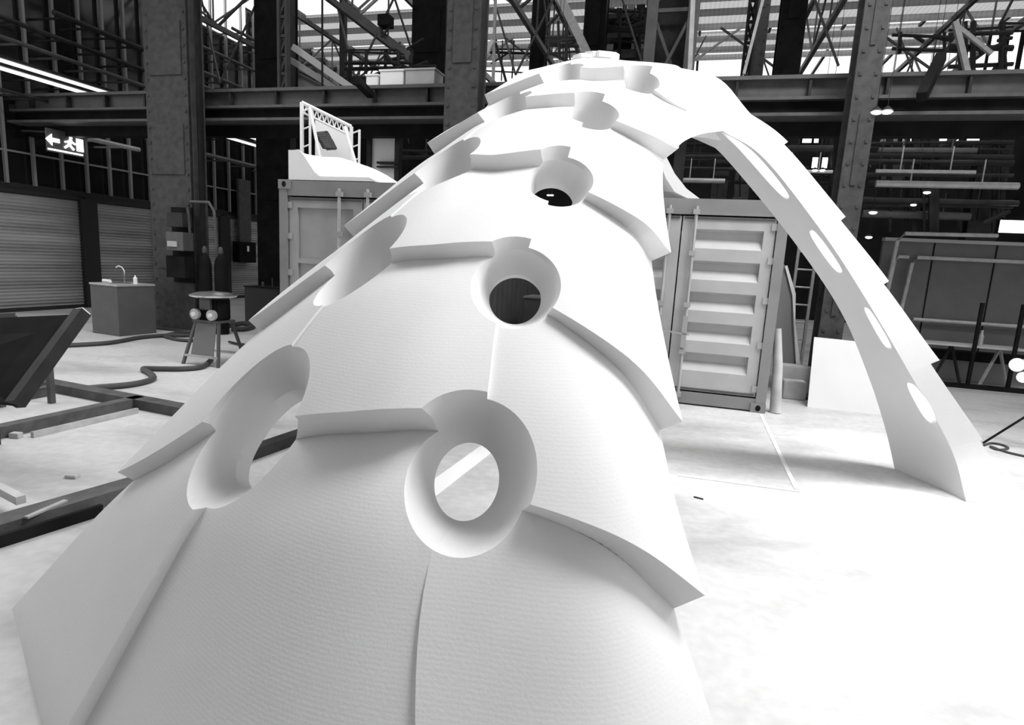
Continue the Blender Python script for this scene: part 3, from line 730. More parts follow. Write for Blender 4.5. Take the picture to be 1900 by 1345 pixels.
glow(1511, 1518, 250, 265, 14.5, 'narrow bright window between arch leg and broad column')
glow(1508, 1534, 292, 312, 14.5, 'square bright window between arch leg and broad column', nm=1)
glow(1634, 1665, 250, 264, 14.6, 'dull lit window right of the broad column', CARD)
glow(1856, 1900, 408, 433, 13.0, 'wide bright window at the right edge above the grey booth')
glow(1640, 1700, 296, 336, 14.0, 'dim lit recess right of the broad column', GREYST)
def bay_lamp(px, py, yb, r, label):
    p = Vector(PB(px, py, yb)); t = thing('bay_lamp', label, 'lamp', tuple(BW(p.x, yb, p.z - r * .4)), 'lit hall lamps')
    b = MB(); b.lathe((p.x, yb, p.z), [(.001, -r * .5), (r * .7, -r * .35), (r, 0), (r * .6, r * .2)], 12); b.build('bulb', LAMPM, t, smooth=True)
    b = MB(); b.lathe((p.x, yb, p.z + r * .22), [(r * 1.02, 0), (r * .5, r * .5), (.02, r * .7)], 12); b.tube([(p.x, yb, p.z + r * .8), (p.x, yb, Z_ROOF)], .004, 5); b.build('shade', STEEL, t, smooth=True)
for px, py, yb, r, lab in [(1626, 208, 9.2, .07, 'left of the paired lamps on the broad right column'), (1646, 207, 9.2, .07, 'right of the paired lamps on the broad right column'),
        (1706, 247, 12, .07, 'lamp under the girder right of the broad column'), (1512, 316, 12, .05, 'left lamp of the pair above the arch leg'), (1526, 316, 12, .05, 'right lamp of the pair above the arch leg'),
        (1720, 357, 12, .06, 'low lamp below the thick pale pipe'), (1620, 394, 12, .07, 'lamp left of the grey booth'), (1612, 440, 12, .06, 'lamp at the booth corner height'),
        (1695, 380, 12, .05, 'small lamp above the middle of the grey booth'), (100, 328, 13, .05, 'small lamp reflected low in the left glazing'),
        (60, 90, 14, .1, 'lamp high left above the tube lights'), (100, 35, 14, .12, 'lamp at the top left corner below the roof'), (88, 97, 13.5, .07, 'lamp just under the top left lamps'),
        (8, 48, 14, .12, 'lamp at the very left edge near the top'), (10, 187, 13, .07, 'lamp at the left edge at girder height'), (34, 188, 13, .06, 'second lamp at the left edge at girder height'),
        (1018, 362, 10.5, .035, 'left of two tiny lamps seen through the third hole'), (1024, 362, 10.5, .035, 'right of two tiny lamps seen through the third hole'), (260, 73, 14, .08, 'lamp beside the head of the riveted column')]:
    bay_lamp(px, py, yb, r, 'lit ' + lab)
# lit door panel between white frame and arch
a = PB(691, 245, 10.6); b = PB(733, 342, 10.6)
t = thing('lit_panel', 'tall pale lit panel behind the left container, right of the white truss frame', 'panel', tuple(BW((a[0] + b[0]) / 2, 10.6, 0)))
MB().box(a[0], b[0], 10.6, 10.66, 0, a[2]).build('panel', WBOARD, t)
MB().box(a[0] - .09, a[0], 10.55, 10.7, 0, a[2]).box(b[0], b[0] + .09, 10.55, 10.7, 0, a[2]).box(a[0] - .09, b[0] + .09, 10.55, 10.7, a[2], a[2] + .08).build('frame', STEEL, t)
MB().box(a[0] + .15, b[0] + .1, 10.5, 10.58, PB(700, 305, 10.6)[2], PB(700, 301, 10.6)[2]).box(a[0] + .15, b[0] + .1, 10.5, 10.58, PB(700, 312, 10.6)[2], PB(700, 309, 10.6)[2]).build('rail', STEEL, t)
# ================================================================== CONTAINERS
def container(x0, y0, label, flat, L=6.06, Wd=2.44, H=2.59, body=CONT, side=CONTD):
    x1 = x0 + Wd; t = thing('shipping_container', label, 'container', tuple(BW(x0 + Wd / 2, y0 + L / 2, 0)))
    b = MB(); pw = .12
    for xx in (x0, x1 - pw):
        b.box(xx, xx + pw, y0, y0 + .13, .12, H - .12); b.box(xx, xx + pw, y0 + L - .13, y0 + L, .12, H - .12)
    b.box(x0 + pw, x1 - pw, y0 + .01, y0 + .12, H - .2, H - .01); b.box(x0 + pw, x1 - pw, y0 + .01, y0 + .12, .02, .17)
    for xx in (x0, x1 - .07):
        b.box(xx, xx + .07, y0 + .13, y0 + L - .13, H - .09, H - .01); b.box(xx, xx + .07, y0 + .13, y0 + L - .13, .02, .16)
    b.box(x0 + .1, x1 - .1, y0 + L - .1, y0 + L - .02, .02, H - .02); b.build('frame', CONTR, t)
    # corner castings with their oval slots
    for xx in (x0 - .005, x1 - .173):
        for zz in (0, H - .118):
            for yy in (y0 - .012, y0 + L - .165):
                c = MB(); c.box(xx, xx + .178, yy, yy + .17, zz, zz + .118); q = c.build('corner_casting', CONTR, t)
                if yy < y0: MB().prism([(xx + .089 + .03 * math.cos(a_), yy - .002, zz + .059 + .038 * math.sin(a_)) for a_ in np.linspace(0, math.tau, 12, endpoint=False)], -D1 * .002).build('slot', BLACK, q)
    # roof and corrugated sides
    b = MB(); n = int((L - .3) / .14)
    for k in range(n):
        ya = y0 + .15 + k * .14; b.box(x0 + .05, x1 - .05, ya, ya + .07, H - .05, H - .02); b.box(x0 + .05, x1 - .05, ya + .07, ya + .14, H - .06, H - .04)
    b.build('roof_panel', body, t)
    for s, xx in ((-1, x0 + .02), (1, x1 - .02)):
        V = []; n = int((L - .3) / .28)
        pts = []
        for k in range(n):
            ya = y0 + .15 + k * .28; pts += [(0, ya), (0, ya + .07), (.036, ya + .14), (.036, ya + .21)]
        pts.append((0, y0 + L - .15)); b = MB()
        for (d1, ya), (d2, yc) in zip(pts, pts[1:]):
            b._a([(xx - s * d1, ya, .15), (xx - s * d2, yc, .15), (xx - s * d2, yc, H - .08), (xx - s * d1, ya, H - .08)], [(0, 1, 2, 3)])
        b.build('side_wall', side, t)  # darker than the doors: shade beside the container put into its colour
    # doors
    mid = (x0 + x1) / 2
    for s in (0, 1):
        a, c = (x0 + .13, mid - .008) if s == 0 else (mid + .008, x1 - .13)
        z0, z1 = .19, H - .22; yf = y0 + .03
        b = MB(); fw = .13
        b.box(a, c, yf, yf + .05, z1 - fw, z1); b.box(a, c, yf, yf + .05, z0, z0 + fw); b.box(a, a + fw, yf, yf + .05, z0 + fw, z1 - fw); b.box(c - fw, c, yf, yf + .05, z0 + fw, z1 - fw)
        if flat: b.box(a + fw, c - fw, yf + .03, yf + .05, z0 + fw, z1 - fw).box(a + fw, c - fw, yf, yf + .05, 1.52, 1.58).box(a + fw, c - fw, yf, yf + .05, .8, .86)
        else:
            zz = z1 - fw; prof = [(0, zz)]; hgt = (zz - z0 - fw)
            sp = hgt / 5.0
            for k in range(5):                               # trapezoid recesses in the door leaf
                a0 = zz - k * sp; prof += [(0, a0 - .02), (.075, a0 - .05), (.075, a0 - .05 - sp * .22), (0, a0 - .1 - sp * .40), (0, a0 - sp)]
            for (d1, za), (d2, zb) in zip(prof, prof[1:]):
                b._a([(a + fw, yf + d1, za), (c - fw, yf + d1, za), (c - fw, yf + d2, zb), (a + fw, yf + d2, zb)], [(0, 1, 2, 3)])
            for (d1, za), (d2, zb) in zip(prof, prof[1:]):
                for xx in (a + fw, c - fw): b._a([(xx, yf, za), (xx, yf + d1, za), (xx, yf + d2, zb), (xx, yf, zb)], [(0, 1, 2, 3)])
        d = b.build('door', body, t)
        for zq in (z1 - .035, z0 + .01): MB().box(a + .02, c - .02, yf - .012, yf, zq, zq + .025).build('gasket', CONTD, d)
        for fr_ in (((.72,), (.08,)) if flat else ((.86,), (.14,)))[s]:
            xx = a + (c - a) * fr_; k = MB(); k.tube([(xx, yf - .05, z0 - .1), (xx, yf - .05, z1 + .12)], .02, 8); k.build('lock_rod', GALV if flat else CONT, d, smooth=True)
            k = MB()
            for zz in (z1 + .05, z0 - .06, (z0 + z1) / 2, z0 + .5, z1 - .45): k.box(xx - .04, xx + .04, yf - .075, yf - .02, zz - .03, zz + .03)
            k.build('cam_keeper', CONT, d)
            k = MB(); k.bar((xx, yf - .07, z0 + .75), (xx + (.38 if s == 0 else -.02), yf - .07, z0 + .72), .03, .02).box(xx - .03, xx + .03, yf - .085, yf - .04, z0 + .55, z0 + .95); k.build('handle', CONT, d)
        k = MB(); xe = a - .02 if s == 0 else c + .02
        for zz in (z0 + .1, z0 + .65, z0 + 1.2, z1 - .5, z1 - .1): k.box(xe - .07, xe + .07, yf - .02, yf, zz - .04, zz + .04)
        k.build('hinge', CONT, d)
    return t
container(1.16 - 2.44, 7.87, 'grey shipping container with ribbed doors standing under the right arch opening', False, body=mat('container_paint_light', 0.42, 0.5, var=0.08, scale=3))
container(-5.21, 7.0, 'grey shipping container with smooth doors behind the left flank of the arch', True)
c0_ = PB(962, 548, 9.6); t = thing('metal_cabinet', 'dark metal cabinet in the gap between the containers, seen through the second round hole', 'cabinet', tuple(BW(-2.0, 9.8, 0)))
MB().box(-2.45, -1.5, 9.6, 10.2, 0, c0_[2] - .03).build('body', CONTD, t); MB().box(-2.47, -1.48, 9.58, 10.22, c0_[2] - .03, c0_[2]).build('top', CONTR, t)
# sculpted foam on the container roofs
o = MB(); yq = 7.05; zt = 2.595
def q(px, py, yb=yq): return PB(px, py, yb)
a = q(535, 277)[0]; b_ = q(694, 340)[0]; h = q(535, 277)[2] - zt
V = []; n = 16; rows = 8
t = MB(); nb = 10
def prof(u, v):   # u along, v across depth
    top = h * (1 - .75 * max(0, u - .25) ** 1.4 / .75 ** 1.4)
    edge = .30 + .55 * max(0, (u - .15)) if u < .75 else .63
    s = top * (1 - .0 * v)
    return s
grid = []
for i in range(n + 1):
    u = i / n; x = a + (b_ - a) * u; top = max(.02, h * (1 - (max(0, u - .3) / .7) ** 1.5))
    ring = [(x, yq, zt), (x, yq, zt + min(top, h * (.98 if u < .3 else .98 - 1.0 * (u - .3)) if u < .12 else .06 + h * .92 * max(0, .34 - u) / .22 if u < .34 else .05)), (x, yq + .3, zt + top * (.98 if u < .12 else .62)), (x, yq + .55, zt + top), (x, yq + 1.1, zt + top), (x, yq + 1.1, zt)]
    grid += ring
Fs = []
for i in range(n):
    for k in range(6): Fs.append((i * 6 + k, i * 6 + (k + 1) % 6, (i + 1) * 6 + (k + 1) % 6, (i + 1) * 6 + k))
Fs += [tuple(range(6)), tuple(n * 6 + k for k in range(6))]
t._a(grid, Fs); o = t.build('foam_offcut', FOAM2, smooth=True); tag(o, 'white wedge of sculpted foam lying on the left container', 'foam block')
# curved foam rib on the right container
rib = MB(); yr = 8.25; P1 = [(1222, 248), (1236, 290), (1252, 322), (1274, 350), (1303, 372)]; P0 = [(1205, 262), (1218, 300), (1230, 332), (1246, 356), (1278, 372)]
grid = []
for (a1, b1), (a0, b0) in zip(P1, P0):
    p1 = PB(a1, b1, yr); p0 = PB(a0 + 6, b0, yr)
    grid += [(p0[0], yr, max(zt, p0[2])), (p1[0], yr, max(zt + .0, p1[2])), (p1[0] - .35, yr + .75, max(zt, p1[2] + .15)), (p0[0] - .35, yr + .75, max(zt, p0[2] + .1))]
Fs = []
for i in range(4):
    for k in range(4): Fs.append((i * 4 + k, i * 4 + (k + 1) % 4, (i + 1) * 4 + (k + 1) % 4, (i + 1) * 4 + k))
Fs += [(0, 1, 2, 3), (16, 17, 18, 19)]
rib._a(grid, Fs)
o = rib.build('foam_rib', FOAM2); tag(o, 'curved white foam rib on the right container, seen at the left of the arch opening', 'foam block')
# crumbs of foam lying on the arch top
for k, (px, py, s) in enumerate([(1085, 107, .13), (1104, 104, .12), (1120, 106, .15), (1132, 104, .10), (1022, 124, .07), (1034, 122, .07)]):
    p = P(px, py + 4, 6.45 if k < 4 else 6.5); b = MB('W'); rnd = random.Random(k)
    pts = []
    for i in range(6):
        aa = i * math.tau / 6; pts.append((p.x + s * math.cos(aa) * rnd.uniform(.7, 1.1), p.y + s * .7 * math.sin(aa), p.z + rnd.uniform(-.02, 0)))
    b.prism(pts, (0, 0, s * rnd.uniform(.3, .6)))
    nm = ['first from the left of the four scraps on the arch crest', 'second from the left of the four scraps on the arch crest', 'third and largest of the four scraps on the arch crest',
          'rightmost of the four scraps on the arch crest', 'left of the two tiny scraps on the left shoulder', 'right of the two tiny scraps on the left shoulder'][k]
    tag(b.build('foam_scrap', FOAM2, bevel=.01), 'foam scrap, ' + nm, 'scrap', 'foam scraps on the arch')

# white truss frame standing on the left container
yt = 8.4; zt = 2.59
A0 = Vector(PB(560, 190, yt)); B0 = Vector(PB(652, 235, yt))
t = thing('white_truss_frame', 'white lattice frame with a white backing sheet standing on the left container', 'frame', tuple(BW(A0.x, yt, zt)))
y2 = yt + .0
TL = Vector((A0.x, yt, A0.z)); TR = Vector((B0.x + .0, yt + .35, PB(652, 235, yt + .35)[2])); TRx = PB(652, 235, yt + .35)[0]; TR.x = TRx
BL = Vector((A0.x, yt, zt)); BRr = Vector((TR.x, yt + .35, zt))
for p_, q_, nm in ((TL, BL, 'post'), (TR, BRr, 'post')):
    MB().tube([p_, q_], .03, 8).build(nm, WHITE, t, smooth=True)
    off_ = Vector((.13, .02, -.04)); MB().tube([p_ + off_, q_ + Vector((.13, .02, 0))], .02, 8).build(nm, WHITE, t, smooth=True)
    r = MB()
    for k in range(5):
        zz = zt + (p_.z - zt) * (k + .5) / 5; r.tube([Vector((p_.x, p_.y, zz)), Vector((p_.x + .13, p_.y + .02, zz + .05))], .012, 6)
    r.build('lacing', WHITE, t)
MB().tube([TL, TR], .028, 8).build('top_rail', WHITE, t, smooth=True)
MB().tube([TL - Vector((0, 0, .14)), TR - Vector((0, 0, .14))], .018, 8).build('lower_rail', WHITE, t, smooth=True)
r = MB()
for k in range(10):
    u0_, u1_ = k / 10, (k + .5) / 10; a = TL.lerp(TR, u0_); b = TL.lerp(TR, u1_) - Vector((0, 0, .14)); c = TL.lerp(TR, (k + 1) / 10)
    r.tube([a, b], .01, 5).tube([b, c], .01, 5)
r.build('lacing', WHITE, t)
for a_, b_2 in (((575, 200), (607, 280)), ((640, 235), (676, 308))):
    p_ = Vector(PB(*a_, yt - .05)); q_ = Vector(PB(*b_2, yt - .15)); q_.z = zt; MB().tube([p_, q_], .025, 8).build('brace', WHITE, t, smooth=True)
bs = MB(); a = PB(571, 217, yt + .3); b = PB(640, 243, yt + .4)
bs.prism([(a[0], yt + .5, zt), (b[0], yt + .6, zt), (b[0], yt + .6, b[2]), (a[0], yt + .5, a[2])], D1 * .03)
bs.build('backing_sheet', WHITE, t)
# black spiral hose hanging on the frame
hp = [(596, 246), (600, 252), (603, 258), (607, 264), (610, 270), (613, 276)]; pts = []
for k in range(60):
    u = k / 59 * (len(hp) - 1); i = min(int(u), len(hp) - 2); f = u - i
    x = hp[i][0] * (1 - f) + hp[i + 1][0] * f; y = hp[i][1] * (1 - f) + hp[i + 1][1] * f; c = Vector(PB(x, y, yt + .2))
    pts.append(c + Vector((.09 * math.cos(k * .9), .09 * math.sin(k * .9), .02 * math.sin(k * .9))))
tag(MB().tube(pts, .028, 6).build('spiral_hose', RUBBER, smooth=True), 'black coiled hose hanging in the white truss frame', 'hose')

# ================================================================== LEFT WORK AREA
# sink cubicle
def cubicle(cx, cy, s, h, rot, label, m, sink=True):
    t = thing('sink_cubicle' if sink else 'cubicle', label, 'cabinet', tuple(BW(cx, cy, 0)))
    co = [(cx + s * math.cos(rot + k * PI2), cy + s * math.sin(rot + k * PI2)) for k in range(4)]
    MB().prism([(x, y, 0) for x, y in co], (0, 0, h - .03)).build('body', m, t)
    MB().prism([(cx + (x - cx) * 1.03, cy + (y - cy) * 1.03, h - .03) for x, y in co], (0, 0, .03)).build('top', GALV if sink else m, t)
    return t
PI2 = math.pi / 2
px = FB(168, 620); pb = FB(218, 627); pc = FB(276, 618)
cx = (px[0] + pc[0]) / 2 - .02; cy = (px[1] + pc[1]) / 2 + .12; hh = PB(218, 530, pb[1])[2]
s_ = math.hypot(pb[0] - cx, pb[1] - cy) * 1.0; rot = math.atan2(pb[1] - cy, pb[0] - cx)
s_ = .50
t = cubicle(cx, cy, s_, hh, rot, 'grey sink cubicle with a tap standing before the second shutter', CUBE)
fx = Vector((cx + .05, cy, hh)); pts = [fx, fx + Vector((0, 0, .22)), fx + Vector((-.04, 0, .29)), fx + Vector((-.11, 0, .31)), fx + Vector((-.18, 0, .28)), fx + Vector((-.2, 0, .22))]
MB().tube(pts, .014, 8).build('tap', CHROME, t, smooth=True)
MB().lathe((cx - .08, cy, hh + .002), [(.18, 0), (.19, .008), (.17, .01)], 20).build('basin_rim', CHROME, t, smooth=True)
b = MB(); b.lathe((cx + .24, cy + .05, hh), [(.035, 0), (.035, .11), (.012, .13), (.012, .16)], 12); tag(b.build('soap_bottle', WHITE, smooth=True), 'small white soap bottle on the sink cubicle', 'bottle')
b = MB(); b.tube([(cx - .35, cy - .08, hh + .03), (cx - .15, cy - .12, hh + .03)], .03, 10); tag(b.build('paper_roll', WHITE, smooth=True), 'white roll lying on the sink cubicle', 'roll')
a = FB(455, 598); hh = PB(455, 530, a[1])[2]
t = thing('dark_cubicle', 'black cubicle between the machine and the arch flank', 'cabinet', tuple(BW(a[0] + .4, a[1] + .3, 0)))
MB().box(a[0], a[0] + .85, a[1], a[1] + .6, 0, hh - .02).build('body', DCUBE, t); MB().box(a[0] - .02, a[0] + .87, a[1] - .02, a[1] + .62, hh - .02, hh).build('top', BLACK, t)
b = MB(); b.lathe((a[0] + .25, a[1] + .3, hh), [(.03, 0), (.03, .08), (.01, .1)], 10).tube([(a[0] + .5, a[1] + .3, hh), (a[0] + .5, a[1] + .3, hh + .2)], .01, 6)
tag(b.build('jar', GREYST, smooth=True), 'small grey jar on the black cubicle', 'jar')
# switch box on the far shutters with conduit
yb = PX(452, 470, XW + .25)[1]; p = PX(437, 448, XW + .2); q_ = PX(469, 487, XW + .2); X = XW + .2
t = thing('switch_box', 'dark switch box with a pale conduit, hung before the pale shutter', 'electrical box', tuple(BW(X, (p[1] + q_[1]) / 2, q_[2])))
MB().box(X - .12, X + .14, p[1], q_[1], q_[2], p[2]).build('box', BLACK, t, bevel=.01)
MB().box(X - .04, X + .04, (p[1] + q_[1]) / 2 - .25, (p[1] + q_[1]) / 2 + .3, p[2], PX(450, 333, X)[2]).build('conduit', GREYST, t)
MB().box(X + .14, X + .16, (p[1] + q_[1]) / 2 - .04, (p[1] + q_[1]) / 2 + .04, p[2] - .3, p[2] - .12).build('label_plate', WHITE, t)
# equipment on the riveted column
ec = (cx0 + cx1) / 2
b = [(cx1 - .32, 9.08, 1.55, .40, .30, .34, GREYST), (cx1 - .30, 9.1, 1.98, .36, .26, .26, STEEL), (cx1 - .36, 9.1, 1.05, .44, .24, .4, BLACK)]
t = thing('control_panel', 'bank of dark control boxes mounted on the riveted column', 'electrical box', tuple(BW(cx1 - .2, 9.3, 1.0)))
MB().box(cx1 - .42, cx1 + .05, 9.40, 9.44, .95, 2.35).build('back_board', BLACK, t)
for (x, y, z, a_, d_, h_, m_) in b: MB().box(x, x + a_, y + .07, 9.40, z, z + h_).build('box', m_, t, bevel=.008)
MB().box(cx1 - .26, cx1 - .06, 9.12, 9.15, 1.62, 1.72).build('label_plate', CARD, t)
for k, (dx, lab) in enumerate([(.22, 'left of two dark gas cylinders chained beside the riveted column'), (.5, 'right of two dark gas cylinders chained beside the riveted column')]):
    c = (cx1 + dx, 9.5 + .1 * k, 0); t = thing('gas_cylinder', lab, 'gas cylinder', tuple(BW(*c)), 'gas cylinders')
    MB().lathe(c, [(.115, 0), (.12, .03), (.12, 1.3), (.1, 1.42), (.05, 1.5), (.03, 1.52)], 18).build('bottle', BLACK, t, smooth=True)
    MB().lathe((c[0], c[1], 1.52), [(.03, 0), (.045, .02), (.045, .1), (.02, .14)], 12).build('valve', GREYST, t, smooth=True)
t = thing('bent_pipe', 'dark bent pipe looping over the gas cylinders', 'pipe', tuple(BW(cx1 + .2, 9.3, 1.7)))
MB().tube([(cx1 + .06, 9.35, 1.6), (cx1 + .06, 9.3, 2.35), (cx1 + .15, 9.28, 2.45), (cx1 + .55, 9.28, 2.45), (cx1 + .66, 9.28, 2.3), (cx1 + .68, 9.3, 1.7)], .025, 8).build('pipe', GREYST, t, smooth=True)
MB().tube([(cx1 + .18, 9.4, 2.2), (cx1 + .18, 9.4, 8.6)], .05, 8).build('riser', STEEL, t, smooth=True)
MB().tube([(cx1 + .34, 9.4, 2.5), (cx1 + .34, 9.4, 8.6)], .03, 8).build('riser', BLACK, t, smooth=True)
# compressor-like machine on a trestle
m0 = FB(350, 682); m1 = FB(428, 672); mx = (m0[0] + m1[0]) / 2 - .05; my = (m0[1] + m1[1]) / 2 + .15
zs = PB(388, 592, my)[2]; zt_ = PB(388, 540, my)[2]
t = thing('trestle_stand', 'grey sheet-fronted trestle stand carrying the round-topped machine', 'stand', tuple(BW(mx, my, 0)))
for sx in (-1, 1):
    for sy in (-1, 1): MB().bar((mx + sx * .30, my + sy * .28, 0), (mx + sx * .19, my + sy * .12, zs), .035, .035).build('leg', GREYST, t)
MB().box(mx - .22, mx + .22, my - .17, my + .17, zs - .03, zs).build('top_plate', GREYST, t)
MB().prism([(mx - .19, my - .25, .14), (mx + .19, my - .25, .14), (mx + .17, my - .15, zs - .04), (mx - .17, my - .15, zs - .04)], D1 * .01).build('front_sheet', mat('sheet_grey', .16, .6), t)
MB().bar((mx - .28, my - .26, .13), (mx + .28, my - .26, .13), .03, .03).bar((mx - .28, my + .25, .13), (mx + .28, my + .25, .13), .03, .03).build('cross_bar', GALV, t)
t = thing('round_top_machine', 'dark machine with a domed steel lid and two pale dials on the trestle', 'machine', tuple(BW(mx, my, zs)))
MB().box(mx - .17, mx + .17, my - .13, my + .15, zs, zt_ - .1).build('body', BLACK, t, bevel=.015)
MB().lathe((mx, my, zt_ - .1), [(.2, 0), (.31, .03), (.32, .05), (.22, .085), (.02, .105)], 28).build('lid', CHROME, t, smooth=True)
MB().box(mx - .1, mx + .1, my - .17, my - .13, zs + .15, zs + .3).build('front_box', GREYST, t, bevel=.01)
for sx in (-1, 1):
    c = (mx + sx * .14, my - .17, zs + .085); pts = [Vector(c) + Vector((0, dy, 0)) for dy in (0, -.05)]
    k = MB().tube(pts, .075, 18).build('dial', GALV, t, smooth=True); MB().tube([Vector(c) + Vector((0, -.05, 0)), Vector(c) + Vector((0, -.075, 0))], .03, 12).build('hub', WHITE, k, smooth=True)
# hoses on the floor
def hose(pts, r, label, m=RUBBER, name='floor_hose'):
    ps = [FL(x, y, r) for x, y in pts]; out = []
    for i in range(len(ps) - 1):
        g = lambda k: ps[min(max(k, 0), len(ps) - 1)]
        for s in range(6): out.append(Vector(catmull(*[np.array(g(i + a_)) for a_ in (-1, 0, 1, 2)], s / 6)))
    out.append(ps[-1]); b = MB('W'); b.tube(out, r, 8); return tag(b.build(name, m, smooth=True), label, 'hose')
hose([(40, 712), (120, 722), (190, 718), (250, 712), (284, 702), (278, 692), (266, 684), (300, 684), (340, 684), (375, 680), (392, 668)], .035, 'dark hose snaking from the steel trough to the trestle machine')
hose([(118, 641), (200, 636), (260, 626), (310, 622), (350, 622), (400, 616)], .035, 'dark hose lying behind the sink cubicle towards the column')
hose([(300, 622), (330, 630), (365, 632), (395, 628), (380, 618), (340, 616), (305, 622)], .03, 'coiled dark hose at the foot of the riveted column')
hose([(425, 604), (450, 600), (470, 604), (455, 610), (430, 610)], .05, 'short dark hose loop beside the black cubicle')
p = FL(425, 636); b = MB('W'); b.tube([FL(425, 634, .03), FL(448, 640, .03)], .02, 8).tube([FL(448, 640, .03), FL(462, 642, .03)], .035, 8)
tag(b.build('hand_tool', STEEL, smooth=True), 'small dark hand tool on the floor right of the trestle', 'tool')
# dark steel trough (foreground left)
tr = [Vector(WB(P(x, y, Y))) for x, y, Y in ((150, 583, 4.6), (28, 750, 4.0), (-260, 720, 4.0), (-260, 600, 4.6))]
t = thing('steel_trough', 'black steel plate trough with a square tube rim at the left edge', 'trough', tuple(BW(tr[1].x - .4, tr[1].y + .3, 0)))
dv = Vector((-.05, .0, 0))
MB().prism([tuple(v) for v in tr], D1 * .02 + Vector((0, 0, -.02))).build('side_plate', BLACK, t)
MB().bar(tr[1], tr[0] + (tr[0] - tr[1]).normalized() * .02, .09, .09, up=(0, 1, 0)).build('rim_tube', STEEL, t)
dd = (tr[0] - tr[1]).normalized(); e_ = tr[0] + dd * .021
MB().bar(e_, e_ + dd * .012, .075, .075, up=(0, 1, 0)).build('end_cap', WHITE, t)
for v in (tr[2] + Vector((.15, .1, -.02)), tr[2] + Vector((.15, .7, -.02))): MB().bar(v, (v.x, v.y, 0), .06, .06).build('leg', STEEL, t)
MB().bar(tr[2] + Vector((.1, .1, 0)), tr[2] + Vector((.1, .8, 0)), .05, .05).build('cross_bar', STEEL, t)
# pale beams behind trough
a = Vector(WB(P(-60, 612, 5.6))); b = Vector(WB(P(100, 596, 6.0)))
t = thing('trolley_rail', 'grey steel rail on short legs behind the black trough', 'rail', tuple(BW((a.x + b.x) / 2, (a.y + b.y) / 2, 0)))
MB().bar(a, b, .07, .09).build('rail', GREYST, t)
for f in (.3, .9): v = a.lerp(b, f); MB().bar(v, (v.x, v.y, 0), .05, .05).build('leg', GREYST, t)
a = Vector(WB(P(-60, 590, 6.2))); b = Vector(WB(P(28, 586, 6.4)))
t = thing('trolley_rail', 'short grey steel rail at the left edge above the black trough', 'rail', tuple(BW((a.x + b.x) / 2, (a.y + b.y) / 2, 0)))
MB().bar(a, b, .06, .07).build('rail', GREYST, t); MB().bar(b - Vector((.03, 0, 0)), (b.x - .03, b.y, 0), .05, .05).build('leg', GREYST, t)
# steel floor frame
def fbeam(p0, p1, wd, h, root, z0=0.0, nm='beam', m=RUST):
    a = Vector(FB(*p0)); b = Vector(FB(*p1)); a.z = b.z = z0 + h / 2; return MB().bar(a, b, wd, h).build(nm, m, root)
t = thing('floor_frame', 'welded frame of steel channels lying on the floor at the left', 'steel frame', tuple(FL(150, 760)))
fbeam((60, 716), (440, 790), .16, .10, t)
fbeam((-120, 838), (262, 752), .12, .10, t)
fbeam((-60, 762), (95, 732), .10, .10, t)
fbeam((60, 812), (255, 766), .04, .05, t, m=GALV)
t = thing('floor_frame', 'near steel channel on the floor beside the arch foot', 'steel frame', tuple(FL(60, 985)))
fbeam((-250, 1068), (420, 862), .17, .09, t)
fbeam((-250, 1095), (190, 955), .03, .07, t, m=BLACK)
fbeam((350, 892), (700, 765), .12, .09, t, m=STEEL)
a = FB(48, 962, .09); b = FB(122, 930, .09)
tag(MB().bar((a[0], a[1], .095), (b[0], b[1], .095), .03, .012).build('steel_strip', GALV), 'thin bright metal strip lying on the near steel channel', 'strip')
a = FB(-60, 905); b = FB(42, 962); tag(MB().bar((a[0], a[1], .118), (b[0], b[1], .118), .05, .05).build('wood_batten', WOOD), 'pale batten resting on the near steel channel at the left edge', 'batten')
for k, (px, py, lab) in enumerate([(30, 812, 'small pale spacer block under the floor frame'), (135, 886, 'tiny offcut lying alone on the bare floor at the left')]):
    p = FL(px, py); MBx = MB('W'); MBx.box(p.x - .04, p.x + .04, p.y - .03, p.y + .03, 0, .025 + .02 * (k == 0)); tag(MBx.build('offcut', CARD, bevel=.004), lab, 'offcut')

# ================================================================== RIGHT SIDE
# tape lines on the floor (part of the floor marking)
def tape(p0, p1, wd, label):
    a = FB(*p0); b = FB(*p1); o = MB().bar((a[0], a[1], .003), (b[0], b[1], .003), wd, .004).build('floor_tape', TAPE); tag(o, label, 'tape')
tape((1412, 770), (1478, 908), .035, 'pale tape line on the floor running away beside the right container')
tape((1258, 882), (1484, 912), .035, 'pale tape line crossing the floor between the arch feet')
tape((700, 985), (960, 790), .16, 'broad white strip on the floor seen through the nearest round hole')
# white boards
a = FB(1498, 755); b = FB(1668, 775); zt2 = PB(1508, 626, a[1] + .15)[2]
t = thing('foam_board', 'large white board leaning upright behind the right arch leg', 'board', tuple(BW((a[0] + b[0]) / 2, a[1], 0)))
MB().prism([(a[0], a[1], 0.0), (b[0] + .2, a[1] - .02, 0.0), (b[0] + .2, a[1] + .16, zt2 - .03), (a[0], a[1] + .18, zt2)], D1 * .06).build('board', WBOARD, t)
